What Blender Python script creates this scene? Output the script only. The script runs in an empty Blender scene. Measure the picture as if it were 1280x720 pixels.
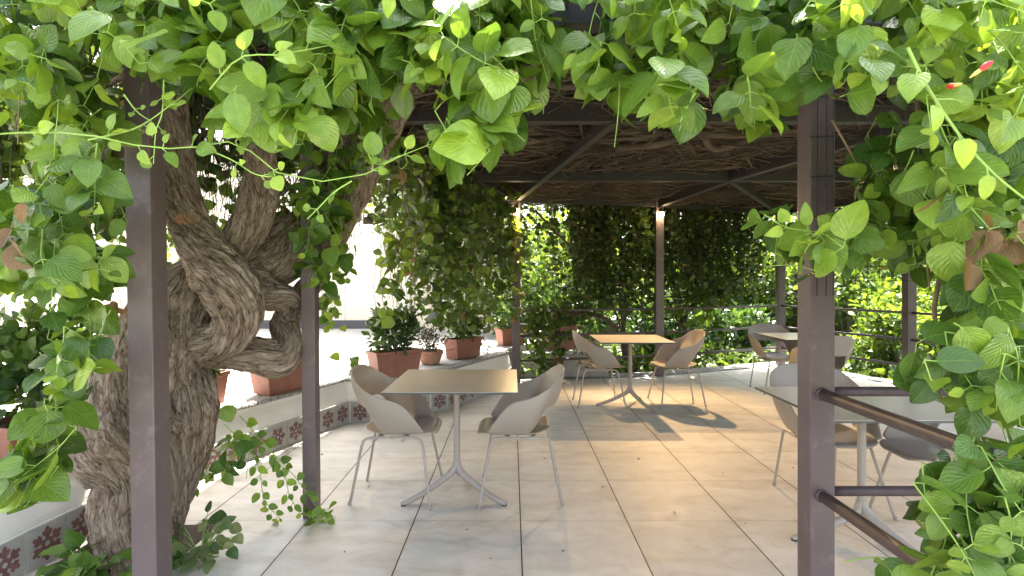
import bpy, bmesh, math, random
import numpy as np
from mathutils import Vector, Matrix, noise

S = bpy.context.scene
C = S.collection
rng = np.random.default_rng(11)
random.seed(5)
R = math.radians

# ------------------------------------------------------------------ camera, world, sun, exposure
CAM_H, F = 1.365, 670.0
cam_data = bpy.data.cameras.new('camera')
cam = bpy.data.objects.new('camera', cam_data); C.objects.link(cam)
cam.location = (0, 0, CAM_H); cam.rotation_euler = (R(90), 0, 0)
cam_data.sensor_width = 36; cam_data.lens = F / 1280 * 36
cam_data.shift_y = -10 / 1280
cam_data.clip_start = 0.05; cam_data.clip_end = 3000
S.camera = cam

SUN_EL, SUN_AZ = 60, 5            # azimuth from +Y (behind the pergola), negative = towards -X
w = bpy.data.worlds.new('World'); S.world = w; w.use_nodes = True
nt = w.node_tree; nt.nodes.clear()
sky = nt.nodes.new('ShaderNodeTexSky'); sky.sky_type = 'NISHITA'; sky.sun_disc = False
sky.sun_elevation = R(SUN_EL); sky.sun_rotation = R(SUN_AZ); sky.dust_density = 4.0; sky.air_density = 1.0
sky.ozone_density = 0.6
bg = nt.nodes.new('ShaderNodeBackground'); bg.inputs[1].default_value = 0.15
out = nt.nodes.new('ShaderNodeOutputWorld')
bw = nt.nodes.new('ShaderNodeRGBToBW'); hz = nt.nodes.new('ShaderNodeMix'); hz.data_type = 'RGBA'; hz.inputs[0].default_value = .56   # a milky, hazy sky
nt.links.new(sky.outputs[0], bw.inputs[0]); nt.links.new(sky.outputs[0], hz.inputs[6]); nt.links.new(bw.outputs[0], hz.inputs[7])
nt.links.new(hz.outputs[2], bg.inputs[0]); nt.links.new(bg.outputs[0], out.inputs[0])

sun = bpy.data.lights.new('sun', 'SUN'); sun.energy = 4.5; sun.angle = R(0.6); sun.color = (1.0, 0.95, 0.86)
so = bpy.data.objects.new('sun', sun); C.objects.link(so)
sv = Vector((math.sin(R(SUN_AZ)) * math.cos(R(SUN_EL)), math.cos(R(SUN_AZ)) * math.cos(R(SUN_EL)), math.sin(R(SUN_EL))))
so.rotation_euler = sv.to_track_quat('Z', 'Y').to_euler(); so.location = (-3, 6, 9)

S.view_settings.view_transform = 'Standard'
try: S.view_settings.look = 'None'
except Exception: pass
S.view_settings.gamma = 1.0
S.view_settings.use_curve_mapping = False
S.view_settings.exposure = 3.05
S.render.engine = 'CYCLES'
S.cycles.use_denoising = True
try: S.cycles.denoiser = 'OPENIMAGEDENOISE'
except Exception: pass
S.cycles.max_bounces = 9; S.cycles.diffuse_bounces = 5; S.cycles.glossy_bounces = 3
S.cycles.transmission_bounces = 6; S.cycles.transparent_max_bounces = 6
S.cycles.sample_clamp_indirect = 8.0
S.cycles.caustics_reflective = False; S.cycles.caustics_refractive = False

def W(u, v, d):                       # point at depth d seen at photo pixel (u, v)
    return Vector(((u - 640) / F * d, d, CAM_H - (v - 350) / F * d))

# ------------------------------------------------------------------ object helpers
def tag(o, label=None, cat=None, group=None, kind=None):
    if label: o['label'] = label
    if cat: o['category'] = cat
    if group: o['group'] = group
    if kind: o['kind'] = kind
    return o

def link(name, me, parent=None, loc=None):
    o = bpy.data.objects.new(name, me); C.objects.link(o)
    if parent is not None: o.parent = parent
    if loc is not None: o.location = loc
    return o

def empty(name, loc=(0, 0, 0), rz=0):
    o = bpy.data.objects.new(name, None); C.objects.link(o)
    o.location = loc; o.rotation_euler = (0, 0, rz); o.empty_display_size = 0.1
    return o

def copy_tree(o, parent=None):
    c = o.copy(); C.objects.link(c)
    if parent is not None: c.parent = parent
    for ch in [x for x in bpy.data.objects if x.parent == o]:
        copy_tree(ch, c)
    return c

def np_mesh(name, V, Fq, mat, attr=None, uv=None, smooth=True, mats=None, mat_idx=None):
    """V (n,3); Fq (m,k) faces with the same k"""
    V = np.asarray(V, dtype=np.float32).reshape(-1, 3); Fq = np.asarray(Fq, dtype=np.int32)
    me = bpy.data.meshes.new(name)
    m, k = Fq.shape
    me.vertices.add(len(V)); me.vertices.foreach_set('co', V.ravel())
    me.loops.add(m * k); me.loops.foreach_set('vertex_index', Fq.ravel())
    me.polygons.add(m)
    me.polygons.foreach_set('loop_start', np.arange(0, m * k, k, dtype=np.int32))
    me.polygons.foreach_set('use_smooth', np.full(m, smooth, dtype=bool))
    for x in (mats or [mat]): me.materials.append(x)
    if mat_idx is not None: me.polygons.foreach_set('material_index', np.asarray(mat_idx, dtype=np.int32))
    if uv is not None:
        l = me.uv_layers.new(name='UVMap')
        l.data.foreach_set('uv', np.asarray(uv, dtype=np.float32)[Fq.ravel()].ravel())
    if attr is not None:
        a = me.color_attributes.new('tint', 'FLOAT_COLOR', 'POINT')
        a.data.foreach_set('color', np.asarray(attr, dtype=np.float32).ravel())
    me.update(); me.validate()
    return me

class MB:
    """collects shapes into one mesh"""
    def __init__(self): self.bm = bmesh.new()
    def box(self, x0, y0, z0, x1, y1, z1, mi=0, M=None):
        vs = [Vector((x, y, z)) for z in (z0, z1) for y in (y0, y1) for x in (x0, x1)]
        if M is not None: vs = [M @ v for v in vs]
        v = [self.bm.verts.new(p) for p in vs]
        for f in ((0, 2, 3, 1), (4, 5, 7, 6), (0, 1, 5, 4), (1, 3, 7, 5), (3, 2, 6, 7), (2, 0, 4, 6)):
            fc = self.bm.faces.new([v[i] for i in f]); fc.material_index = mi
        return self
    def bar(self, p0, p1, wx, wz, mi=0):            # box beam between two points, wx across, wz up
        p0, p1 = Vector(p0), Vector(p1); d = p1 - p0; L = d.length; d.normalize()
        up = Vector((0, 0, 1)) if abs(d.z) < .95 else Vector((0, 1, 0))
        s = d.cross(up).normalized(); u = s.cross(d).normalized()
        M = Matrix((d, s, u)).transposed().to_4x4(); M.translation = p0
        return self.box(0, -wx / 2, -wz / 2, L, wx / 2, wz / 2, mi, M)
    def tube(self, pts, rad, n=10, mi=0, caps=True):
        pts = [Vector(p) for p in pts]
        if not hasattr(rad, '__len__'): rad = [rad] * len(pts)
        rings = []; ref = None
        for i, p in enumerate(pts):
            t = (pts[min(i + 1, len(pts) - 1)] - pts[max(i - 1, 0)]).normalized()
            if ref is None:
                ref = Vector((0, 0, 1)) if abs(t.z) < .9 else Vector((1, 0, 0))
            a = (ref - t * ref.dot(t)).normalized(); ref = a; b = t.cross(a)
            rings.append([self.bm.verts.new(p + (a * math.cos(k * 2 * math.pi / n) + b * math.sin(k * 2 * math.pi / n)) * rad[i]) for k in range(n)])
        for r0, r1 in zip(rings, rings[1:]):
            for k in range(n):
                f = self.bm.faces.new((r0[k], r0[(k + 1) % n], r1[(k + 1) % n], r1[k])); f.smooth = True; f.material_index = mi
        if caps:
            f = self.bm.faces.new(rings[0][::-1]); f.material_index = mi
            f = self.bm.faces.new(rings[-1]); f.material_index = mi
        return self
    def lathe(self, prof, n=28, mi=0, c=(0, 0, 0)):
        rings = [[self.bm.verts.new((c[0] + r * math.cos(k * 2 * math.pi / n), c[1] + r * math.sin(k * 2 * math.pi / n), c[2] + z)) for k in range(n)] for r, z in prof]
        for r0, r1 in zip(rings, rings[1:]):
            for k in range(n):
                f = self.bm.faces.new((r0[k], r0[(k + 1) % n], r1[(k + 1) % n], r1[k])); f.smooth = True; f.material_index = mi
        return self
    def poly(self, pts, mi=0, smooth=False):
        f = self.bm.faces.new([self.bm.verts.new(p) for p in pts]); f.material_index = mi; f.smooth = smooth
        return self
    def prism(self, pts, z0, z1, mi=0):
        lo = [self.bm.verts.new((p[0], p[1], z0)) for p in pts]; hi = [self.bm.verts.new((p[0], p[1], z1)) for p in pts]
        n = len(pts)
        self.bm.faces.new(lo[::-1]).material_index = mi; self.bm.faces.new(hi).material_index = mi
        for k in range(n): self.bm.faces.new((lo[k], lo[(k + 1) % n], hi[(k + 1) % n], hi[k])).material_index = mi
        return self
    def build(self, name, mat, parent=None, bevel=0, mats=None, loc=None, recalc=True, seg=2):
        if recalc: bmesh.ops.recalc_face_normals(self.bm, faces=self.bm.faces)
        me = bpy.data.meshes.new(name); self.bm.to_mesh(me); self.bm.free()
        for x in (mats or [mat]): me.materials.append(x)
        o = link(name, me, parent, loc)
        if bevel:
            m = o.modifiers.new('bevel', 'BEVEL'); m.width = bevel; m.segments = seg; m.limit_method = 'ANGLE'; m.angle_limit = R(40)
        return o

def catmull(pts, n):
    P = np.array(pts, dtype=float)
    P = np.vstack([2 * P[0] - P[1], P, 2 * P[-1] - P[-2]])
    segs = len(P) - 3
    t = np.linspace(0, segs, n); i = np.minimum(t.astype(int), segs - 1); f = (t - i)[:, None]
    a, b, c, d = P[i], P[i + 1], P[i + 2], P[i + 3]
    return .5 * (2 * b + (c - a) * f + (2 * a - 5 * b + 4 * c - d) * f ** 2 + (3 * b - a - 3 * c + d) * f ** 3)

def tubes_arrays(P, Rd, sides=4):
    """P (N,K,3), Rd (N,K) -> verts, quads"""
    P = np.asarray(P, float); Rd = np.asarray(Rd, float)
    N, K, _ = P.shape
    T = np.gradient(P, axis=1); T /= np.linalg.norm(T, axis=2, keepdims=True) + 1e-9
    mt = np.abs(T.mean(axis=1)); ref = np.eye(3)[np.argmin(mt, axis=1)][:, None, :]
    A = np.cross(T, ref); A /= np.linalg.norm(A, axis=2, keepdims=True) + 1e-9
    B = np.cross(T, A)
    ang = np.arange(sides) * 2 * np.pi / sides
    V = P[:, :, None, :] + Rd[:, :, None, None] * (A[:, :, None, :] * np.cos(ang)[None, None, :, None] + B[:, :, None, :] * np.sin(ang)[None, None, :, None])
    idx = np.arange(N * K * sides).reshape(N, K, sides)
    a = idx[:, :-1, :]; b = np.roll(idx, -1, axis=2)[:, :-1, :]; c = np.roll(idx, -1, axis=2)[:, 1:, :]; d = idx[:, 1:, :]
    return V.reshape(-1, 3), np.stack([a, b, c, d], axis=-1).reshape(-1, 4)

# ------------------------------------------------------------------ materials
def mat_new(name):
    m = bpy.data.materials.new(name); m.use_nodes = True
    n = m.node_tree.nodes; n.clear()
    o = n.new('ShaderNodeOutputMaterial'); b = n.new('ShaderNodeBsdfPrincipled')
    m.node_tree.links.new(b.outputs[0], o.inputs[0])
    return m, m.node_tree, b, o

class NT:
    def __init__(self, t): self.t = t
    def n(self, kind, **kw):
        x = self.t.nodes.new('ShaderNode' + kind)
        for k, v in kw.items(): setattr(x, k, v)
        return x
    def l(self, a, b): self.t.links.new(a, b)
    def math(self, op, a, b=None, c=None, clamp=False):
        x = self.n('Math', operation=op); x.use_clamp = clamp
        for i, v in enumerate((a, b, c)):
            if v is None: continue
            if isinstance(v, (int, float)): x.inputs[i].default_value = v
            else: self.l(v, x.inputs[i])
        return x.outputs[0]
    def mix(self, fac, a, b, blend='MIX'):
        x = self.n('Mix', data_type='RGBA', blend_type=blend)
        for s, v in ((x.inputs[0], fac), (x.inputs[6], a), (x.inputs[7], b)):
            if isinstance(v, (int, float)): s.default_value = v
            elif isinstance(v, (tuple, list)): s.default_value = (*v[:3], 1)
            else: self.l(v, s)
        return x.outputs[2]
    def noise(self, vec, scale, detail=4, rough=.55, dist=0):
        x = self.n('TexNoise'); x.inputs['Scale'].default_value = scale; x.inputs['Detail'].default_value = detail
        x.inputs['Roughness'].default_value = rough; x.inputs['Distortion'].default_value = dist
        if vec is not None: self.l(vec, x.inputs['Vector'])
        return x.outputs['Fac']
    def ramp(self, fac, stops):
        x = self.n('ValToRGB'); e = x.color_ramp.elements
        while len(e) < len(stops): e.new(.5)
        for k, (p, c) in enumerate(stops):
            e[k].position = p; e[k].color = (*c, 1) if len(c) == 3 else c
        self.l(fac, x.inputs[0]); return x.outputs[0]
    def bump(self, h, strength, dist, bsdf):
        x = self.n('Bump'); x.inputs['Strength'].default_value = strength; x.inputs['Distance'].default_value = dist
        self.l(h, x.inputs['Height']); self.l(x.outputs[0], bsdf.inputs['Normal']); return x
    def coord(self, which='Object'):
        return self.n('TexCoord').outputs[which]

def simple(name, col, rough=.5, metal=0., var=.12, scale=6., bump=.0, bscale=80., spec=.5, wear=None):
    m, t, b, o = mat_new(name); g = NT(t); oc = g.coord()
    f = g.noise(oc, scale, 5)
    lo = tuple(c * (1 - var) for c in col); hi = tuple(min(1, c * (1 + var)) for c in col)
    c = g.ramp(f, [(.3, lo), (.7, hi)])
    if wear:
        f2 = g.ramp(g.noise(oc, wear[1], 6, .7), [(.55, (0, 0, 0)), (.72, (1, 1, 1))])
        c = g.mix(g.math('MULTIPLY', f2, wear[2]), c, wear[0])
    g.l(c, b.inputs['Base Color'])
    rr = g.math('MULTIPLY_ADD', f, .15, rough - .07); g.l(rr, b.inputs['Roughness'])
    b.inputs['Metallic'].default_value = metal; b.inputs['Specular IOR Level'].default_value = spec
    if bump: g.bump(g.noise(oc, bscale, 3), bump, .002, b)
    return m

M = {}
M['post'] = simple('purple_brown_paint', (.122, .089, .090), .40, var=.13, scale=5, bump=.25, bscale=60, wear=((.24, .20, .20), 12, .45))
M['rail'] = simple('rail_paint', (.095, .070, .073), .48, var=.12, scale=9, bump=.2, bscale=90, wear=((.17, .14, .14), 18, .35))
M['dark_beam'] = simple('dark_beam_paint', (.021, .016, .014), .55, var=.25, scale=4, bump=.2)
M['shell'] = simple('taupe_plastic', (.325, .278, .238), .42, var=.04, scale=3, bump=.15, bscale=350)
M['legs'] = simple('taupe_metal', (.37, .325, .285), .33, var=.05, scale=8, bump=.05)
M['black'] = simple('black_plastic', (.015, .015, .015), .5, var=.2)
M['edge'] = simple('dark_edge', (.05, .06, .065), .4, var=.2)
M['terracotta'] = simple('terracotta_plastic', (.26, .105, .07), .6, var=.16, scale=7, bump=.15, wear=((.42, .24, .18), 9, .35))
M['soil'] = simple('soil', (.05, .035, .025), .95, var=.4, scale=30, bump=1, bscale=60)
M['clay'] = simple('weathered_clay', (.34, .17, .11), .8, var=.25, scale=11, bump=.4, bscale=40, wear=((.55, .48, .42), 7, .5))
M['wire'] = simple('black_wire', (.02, .02, .022), .5)
M['lamp'] = simple('lamp_metal', (.12, .11, .10), .4, metal=.6)
M['plaster'] = simple('white_plaster', (.74, .72, .67), .8, var=.06, scale=3, bump=.5, bscale=120, wear=((.6, .57, .5), 5, .4))
M['building'] = simple('cream_render', (.84, .77, .64), .9, var=.05, scale=.7, bump=.4, bscale=30)
M['skirting'] = simple('grey_skirting', (.10, .095, .11), .7, var=.15)
M['shutter'] = simple('grey_shutter', (.35, .37, .40), .6, var=.1)
M['bark_thin'] = simple('twig_bark', (.088, .062, .043), .95, var=.6, scale=3, bump=.5, bscale=60)
M['cane'] = simple('cane_bark', (.25, .17, .11), .8, var=.35, scale=12, bump=.4, bscale=60)
M['garden_bark'] = simple('garden_bark', (.10, .08, .06), .9, var=.4, scale=10, bump=.6, bscale=30)
M['stem'] = simple('green_stem', (.24, .38, .07), .45, var=.2, scale=9)
M['concrete'] = simple('rough_concrete', (.42, .40, .36), .9, var=.2, scale=5, bump=.8, bscale=60, wear=((.25, .24, .2), 4, .6))
M['red'] = simple('red_bud', (.50, .03, .03), .35, var=.3, scale=30)
M['bud'] = simple('yellow_bud', (.6, .45, .1), .4, var=.2, scale=30)

def emit(name, col, s):
    m, t, b, o = mat_new(name); b.inputs['Base Color'].default_value = (*col, 1)
    b.inputs['Emission Color'].default_value = (*col, 1); b.inputs['Emission Strength'].default_value = s
    return m
M['bulb'] = emit('lit_bulb', (1., .76, .42), 22)

def leaf_mat(name, mature, young, dead=(.23, .13, .07), trans=.30, rough=.24, veins=True):
    m, t, b, o = mat_new(name); g = NT(t)
    at = g.n('Attribute', attribute_name='tint'); sp = g.n('SeparateColor'); g.l(at.outputs['Color'], sp.inputs[0])
    age, rnd, ded = sp.outputs
    uvn = g.n('UVMap', uv_map='UVMap'); sx = g.n('SeparateXYZ'); g.l(uvn.outputs[0], sx.inputs[0])
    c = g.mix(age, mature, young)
    c = g.mix(1.0, c, g.ramp(rnd, [(0, (.52, .60, .56)), (1, (1.4, 1.28, 1.2))]), 'MULTIPLY')
    h = None
    if veins:
        ds = g.math('ABSOLUTE', g.math('SUBTRACT', sx.outputs[0], .5))
        mid = g.math('SUBTRACT', 1., g.math('DIVIDE', ds, .022), clamp=True)
        ph = g.math('SUBTRACT', g.math('MULTIPLY', sx.outputs[1], 6.5), g.math('MULTIPLY', g.math('POWER', ds, .8), 6.5))
        fr = g.math('ABSOLUTE', g.math('SUBTRACT', g.math('FRACT', ph), .5))
        lat = g.math('MULTIPLY', g.math('SUBTRACT', 1., g.math('DIVIDE', fr, .085), clamp=True), .55)
        vein = g.math('MAXIMUM', mid, lat)
        c = g.mix(g.math('MULTIPLY', vein, .34), c, tuple(min(1, y * 1.15 + .02) for y in young))
        puff = g.math('MULTIPLY', g.math('SINE', g.math('MULTIPLY', fr, 3.14)), -.6)
        h = g.math('ADD', g.math('MULTIPLY', vein, -.35), g.math('SUBTRACT', 0., puff))
    blot = g.noise(g.coord(), 38, 3)
    c = g.mix(1.0, c, g.ramp(blot, [(.3, (.86, .88, .86)), (.7, (1.12, 1.1, 1.08))]), 'MULTIPLY')
    if veins:
        spot = g.ramp(g.noise(g.coord(), 23, 4, .7), [(.66, (0, 0, 0)), (.72, (1, 1, 1))])
        c = g.mix(g.math('MULTIPLY', spot, .45), c, (.26, .24, .06))
        ed = g.ramp(g.math('ADD', ds, g.math('MULTIPLY', g.noise(g.coord(), 60, 3), .35)), [(.66, (0, 0, 0)), (.70, (1, 1, 1))])
        c = g.mix(g.math('MULTIPLY', ed, g.math('GREATER_THAN', rnd, .8)), c, (.22, .13, .05))
    c = g.mix(ded, c, dead)
    g.l(c, b.inputs['Base Color']); b.inputs['Roughness'].default_value = rough; b.inputs['Specular IOR Level'].default_value = .5
    if h is not None: g.bump(g.math('ADD', g.math('MULTIPLY', h, .5), g.math('MULTIPLY', g.noise(uvn.outputs[0], 5.5, 2), 1.1)), .7, .003, b)
    tr = g.n('BsdfTranslucent'); tc = g.mix(1.0, c, (1.35, 1.25, .55), 'MULTIPLY'); g.l(tc, tr.inputs[0])
    mx = g.n('MixShader'); mx.inputs[0].default_value = trans
    g.l(b.outputs[0], mx.inputs[1]); g.l(tr.outputs[0], mx.inputs[2]); g.l(mx.outputs[0], o.inputs[0])
    return m
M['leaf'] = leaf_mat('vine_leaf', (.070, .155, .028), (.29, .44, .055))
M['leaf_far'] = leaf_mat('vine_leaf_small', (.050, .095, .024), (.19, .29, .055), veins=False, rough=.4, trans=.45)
M['leaf_dark'] = leaf_mat('shrub_leaf', (.038, .085, .026), (.13, .22, .05), veins=False, rough=.35, trans=.3)
M['leaf_grey'] = leaf_mat('grey_purple_leaf', (.085, .085, .06), (.16, .13, .11), veins=False, rough=.5, trans=.25)
M['leaf_varieg'] = leaf_mat('variegated_leaf', (.04, .11, .03), (.34, .38, .18), veins=True, rough=.3)
M['dry'] = leaf_mat('dry_leaf', (.22, .12, .06), (.33, .2, .11), veins=True, rough=.7, trans=.25)

def floor_mat():
    m, t, b, o = mat_new('stone_tiles'); g = NT(t); oc = g.coord(); sx = g.n('SeparateXYZ'); g.l(oc, sx.inputs[0])
    tx = g.math('DIVIDE', g.math('SUBTRACT', sx.outputs[0], .048), .603)
    ty = g.math('DIVIDE', sx.outputs[1], .608)
    def line(tv, wd):
        f = g.math('FRACT', tv); e = g.math('MINIMUM', f, g.math('SUBTRACT', 1., f))
        return g.math('LESS_THAN', e, wd)
    gx = line(tx, .0056); gy = line(ty, .0026)
    cell = g.n('CombineXYZ'); g.l(g.math('FLOOR', tx), cell.inputs[0]); g.l(g.math('FLOOR', ty), cell.inputs[1])
    wn = g.n('TexWhiteNoise', noise_dimensions='3D'); g.l(cell.outputs[0], wn.inputs['Vector'])
    off = g.n('VectorMath', operation='ADD'); g.l(oc, off.inputs[0])
    sc = g.n('VectorMath', operation='SCALE'); g.l(wn.outputs['Color'], sc.inputs[0]); sc.inputs['Scale'].default_value = 9
    g.l(sc.outputs[0], off.inputs[1]); v = off.outputs[0]
    mp = g.n('Mapping'); mp.inputs['Scale'].default_value = (1, 2.2, 1); g.l(v, mp.inputs['Vector'])
    n1 = g.noise(mp.outputs[0], 2.3, 8, .62, 1.2); n2 = g.noise(v, 9, 8, .7); n3 = g.noise(v, 60, 3)
    c = g.ramp(n1, [(.28, (.53, .48, .41)), (.5, (.63, .595, .535)), (.72, (.70, .675, .625))])
    st = g.ramp(n2, [(.56, (0, 0, 0)), (.74, (1, 1, 1))])
    c = g.mix(g.math('MULTIPLY', st, .32), c, (.42, .32, .21))
    c = g.mix(1., c, g.ramp(wn.outputs['Value'], [(0, (.93, .93, .92)), (1, (1.05, 1.04, 1.03))]), 'MULTIPLY')
    big = g.ramp(g.noise(oc, .9, 5, .6), [(.35, (.88, .87, .85)), (.65, (1.03, 1.03, 1.03))])
    c = g.mix(1., c, big, 'MULTIPLY')
    sp = g.ramp(g.noise(oc, 75, 2, .5), [(.735, (0, 0, 0)), (.76, (1, 1, 1))])
    c = g.mix(g.math('MULTIPLY', sp, .6), c, (.12, .085, .05))
    def near(tv, wd):
        f = g.math('FRACT', tv); e = g.math('MINIMUM', f, g.math('SUBTRACT', 1., f)); return g.math('SUBTRACT', 1., g.math('DIVIDE', e, wd), clamp=True)
    gr = g.math('MULTIPLY', g.math('MAXIMUM', near(tx, .10), near(ty, .07)), g.ramp(g.noise(oc, 5.5, 6, .65), [(.42, (0, 0, 0)), (.68, (1, 1, 1))]))
    c = g.mix(g.math('MULTIPLY', gr, .38), c, (.30, .255, .20))
    ws = g.ramp(g.noise(oc, 1.7, 7, .7, .6), [(.56, (0, 0, 0)), (.6, (1, 1, 1)), (.64, (.25, .25, .25))])
    c = g.mix(g.math('MULTIPLY', ws, .16), c, (.33, .28, .22))
    c = g.mix(g.math('MULTIPLY', gy, .55), c, (.16, .14, .12))
    c = g.mix(gx, c, (.018, .016, .015))
    g.l(c, b.inputs['Base Color'])
    g.l(g.math('MULTIPLY_ADD', n2, .3, .36), b.inputs['Roughness']); b.inputs['Specular IOR Level'].default_value = .25
    h = g.math('SUBTRACT', g.math('MULTIPLY', n3, .12), g.math('MULTIPLY', g.math('MAXIMUM', gx, gy), 1.))
    g.bump(h, .35, .003, b)
    return m
M['floor'] = floor_mat()

def gravel_mat(name, cols, scale, bump=1.):
    m, t, b, o = mat_new(name); g = NT(t); oc = g.coord()
    v = g.n('TexVoronoi'); v.inputs['Scale'].default_value = scale; g.l(oc, v.inputs['Vector'])
    s = g.n('SeparateColor'); g.l(v.outputs['Color'], s.inputs[0])
    c = g.ramp(s.outputs[0], [(0, cols[0]), (.5, cols[1]), (1, cols[2])])
    c = g.mix(g.ramp(v.outputs['Distance'], [(.35, (0, 0, 0)), (.7, (1, 1, 1))]), c, tuple(x * .45 for x in cols[0]))
    g.l(c, b.inputs['Base Color']); b.inputs['Roughness'].default_value = .85
    g.bump(g.math('SUBTRACT', 1., v.outputs['Distance']), bump, .006, b)
    return m
M['pebble'] = gravel_mat('washed_pebble', ((.26, .24, .22), (.46, .43, .39), (.62, .60, .56)), 95)
M['terrace'] = gravel_mat('pale_washed_terrace', ((.55, .53, .49), (.64, .62, .58), (.72, .70, .66)), 80, .4)
M['pebble_edge'] = gravel_mat('grey_pebble_edge', ((.20, .19, .18), (.36, .34, .32), (.52, .5, .47)), 60)

def ground_mat():
    m, t, b, o = mat_new('garden_ground'); g = NT(t); oc = g.coord()
    c = g.ramp(g.noise(oc, 1.4, 8, .7), [(.3, (.05, .04, .025)), (.5, (.07, .09, .03)), (.7, (.10, .15, .04))])
    g.l(c, b.inputs['Base Color']); b.inputs['Roughness'].default_value = .95
    g.bump(g.noise(oc, 25, 5), 1, .05, b); return m
M['ground'] = ground_mat()
M['paving'] = simple('pale_paving', (.50, .47, .42), .8, var=.12, scale=2, bump=.3)

def bark_mat():
    m, t, b, o = mat_new('gnarled_bark'); g = NT(t)
    uv = g.n('UVMap', uv_map='UVMap').outputs[0]
    def layer(sx, sy, det, dist, rough=.6):
        mp = g.n('Mapping'); mp.inputs['Scale'].default_value = (sx, sy, 1); g.l(uv, mp.inputs['Vector'])
        return g.noise(mp.outputs[0], 1.0, det, rough, dist)
    def ridge(n, k=1.0):                 # sharp dark fissures between raised plates
        return g.math('MULTIPLY', g.math('ABSOLUTE', g.math('SUBTRACT', n, .5)), 2. * k, clamp=True)
    n0 = layer(11, 3.6, 4, .5); n1 = layer(38, 10, 6, .7, .65); n2 = layer(95, 30, 5, .6, .65); n3 = g.noise(g.coord(), 3.5, 5)
    f1 = g.math('POWER', ridge(n1, 3.2), .6); f2 = g.math('POWER', ridge(n2, 3.0), .6); f0 = g.math('POWER', ridge(n0, 3.5), .5)
    def plates(sx, sy, wd, dst):
        mp = g.n('Mapping'); mp.inputs['Scale'].default_value = (sx, sy, 1); g.l(uv, mp.inputs['Vector'])
        ns = g.n('TexNoise'); ns.inputs['Scale'].default_value = .8; ns.inputs['Detail'].default_value = 4; g.l(mp.outputs[0], ns.inputs['Vector'])
        sc = g.n('VectorMath', operation='SCALE'); g.l(ns.outputs['Color'], sc.inputs[0]); sc.inputs['Scale'].default_value = dst
        ad = g.n('VectorMath', operation='ADD'); g.l(mp.outputs[0], ad.inputs[0]); g.l(sc.outputs[0], ad.inputs[1])
        v = g.n('TexVoronoi', feature='DISTANCE_TO_EDGE'); v.inputs['Scale'].default_value = 1.; g.l(ad.outputs[0], v.inputs['Vector'])
        return g.math('DIVIDE', v.outputs['Distance'], wd, clamp=True)
    p1 = plates(30, 6.5, .16, 2.2); p2 = plates(75, 17, .2, 1.8)
    h = g.math('ADD', g.math('ADD', g.math('MULTIPLY', f1, .22), g.math('MULTIPLY', f2, .14)), g.math('MULTIPLY', f0, .26))
    h = g.math('ADD', h, g.math('ADD', g.math('MULTIPLY', p1, .36), g.math('MULTIPLY', p2, .2)))
    c = g.ramp(h, [(.22, (.075, .052, .038)), (.42, (.285, .21, .155)), (.75, (.46, .365, .285)), (1.0, (.57, .48, .40))])  # cracks coloured darker, for dirt and for the shade inside them
    c = g.mix(g.math('MULTIPLY', g.ramp(n3, [(.42, (0, 0, 0)), (.7, (1, 1, 1))]), .5), c, g.mix(1., c, (.72, .62, .52), 'MULTIPLY'))
    c = g.mix(1., c, g.ramp(layer(160, 30, 3, .3), [(.3, (.75, .74, .72)), (.7, (1.2, 1.2, 1.2))]), 'MULTIPLY')
    g.l(c, b.inputs['Base Color']); b.inputs['Roughness'].default_value = .9; b.inputs['Specular IOR Level'].default_value = .2
    g.bump(h, 1., .03, b); return m
M['bark'] = bark_mat()
M['scar'] = simple('pruning_scar', (.36, .17, .08), .85, var=.35, scale=25, bump=.6)

def mat_roof():
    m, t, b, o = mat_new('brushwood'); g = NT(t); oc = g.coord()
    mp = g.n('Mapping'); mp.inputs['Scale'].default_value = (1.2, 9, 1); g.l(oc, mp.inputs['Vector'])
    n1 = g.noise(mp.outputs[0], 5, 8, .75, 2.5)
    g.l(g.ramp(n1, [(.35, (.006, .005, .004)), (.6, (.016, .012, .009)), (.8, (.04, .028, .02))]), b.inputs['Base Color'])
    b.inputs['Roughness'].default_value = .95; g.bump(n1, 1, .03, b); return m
M['brush'] = mat_roof()

def tabletop_mat():
    m, t, b, o = mat_new('satin_laminate'); g = NT(t); oc = g.coord()
    n = g.noise(oc, 2.5, 5); n2 = g.noise(oc, 240, 2)
    g.l(g.ramp(n, [(.3, (.39, .36, .325)), (.7, (.43, .395, .355))]), b.inputs['Base Color'])
    g.l(g.math('MULTIPLY_ADD', n, .06, .27), b.inputs['Roughness']); b.inputs['Specular IOR Level'].default_value = .65
    b.inputs['Metallic'].default_value = 0.
    g.bump(n2, .04, .001, b); return m
M['tabletop'] = tabletop_mat()
M['tile'] = simple('grey_cement_tile', (.36, .35, .325), .6, var=.1, scale=14, bump=.15, wear=((.54, .52, .48), 10, .5))
M['motif'] = simple('oxide_red_motif', (.165, .082, .072), .6, var=.3, scale=30)
M['grout'] = simple('pale_grout', (.62, .6, .56), .9, var=.1)

# ------------------------------------------------------------------ leaves
def leaf_template(nu, nv, ratio=.72, tip=1.0):
    t = np.linspace(0, 1, nv); t = .5 * t + .5 * (.5 - .5 * np.cos(np.pi * t)); s = np.linspace(-1, 1, nu)
    wv = np.sin(np.pi * t ** .80) ** .66 * (1 - .22 * t ** 5)
    wv = wv / wv.max() * ratio / 2
    wv[0] = .012; wv[-1] = .006
    return t, s, wv

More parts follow.
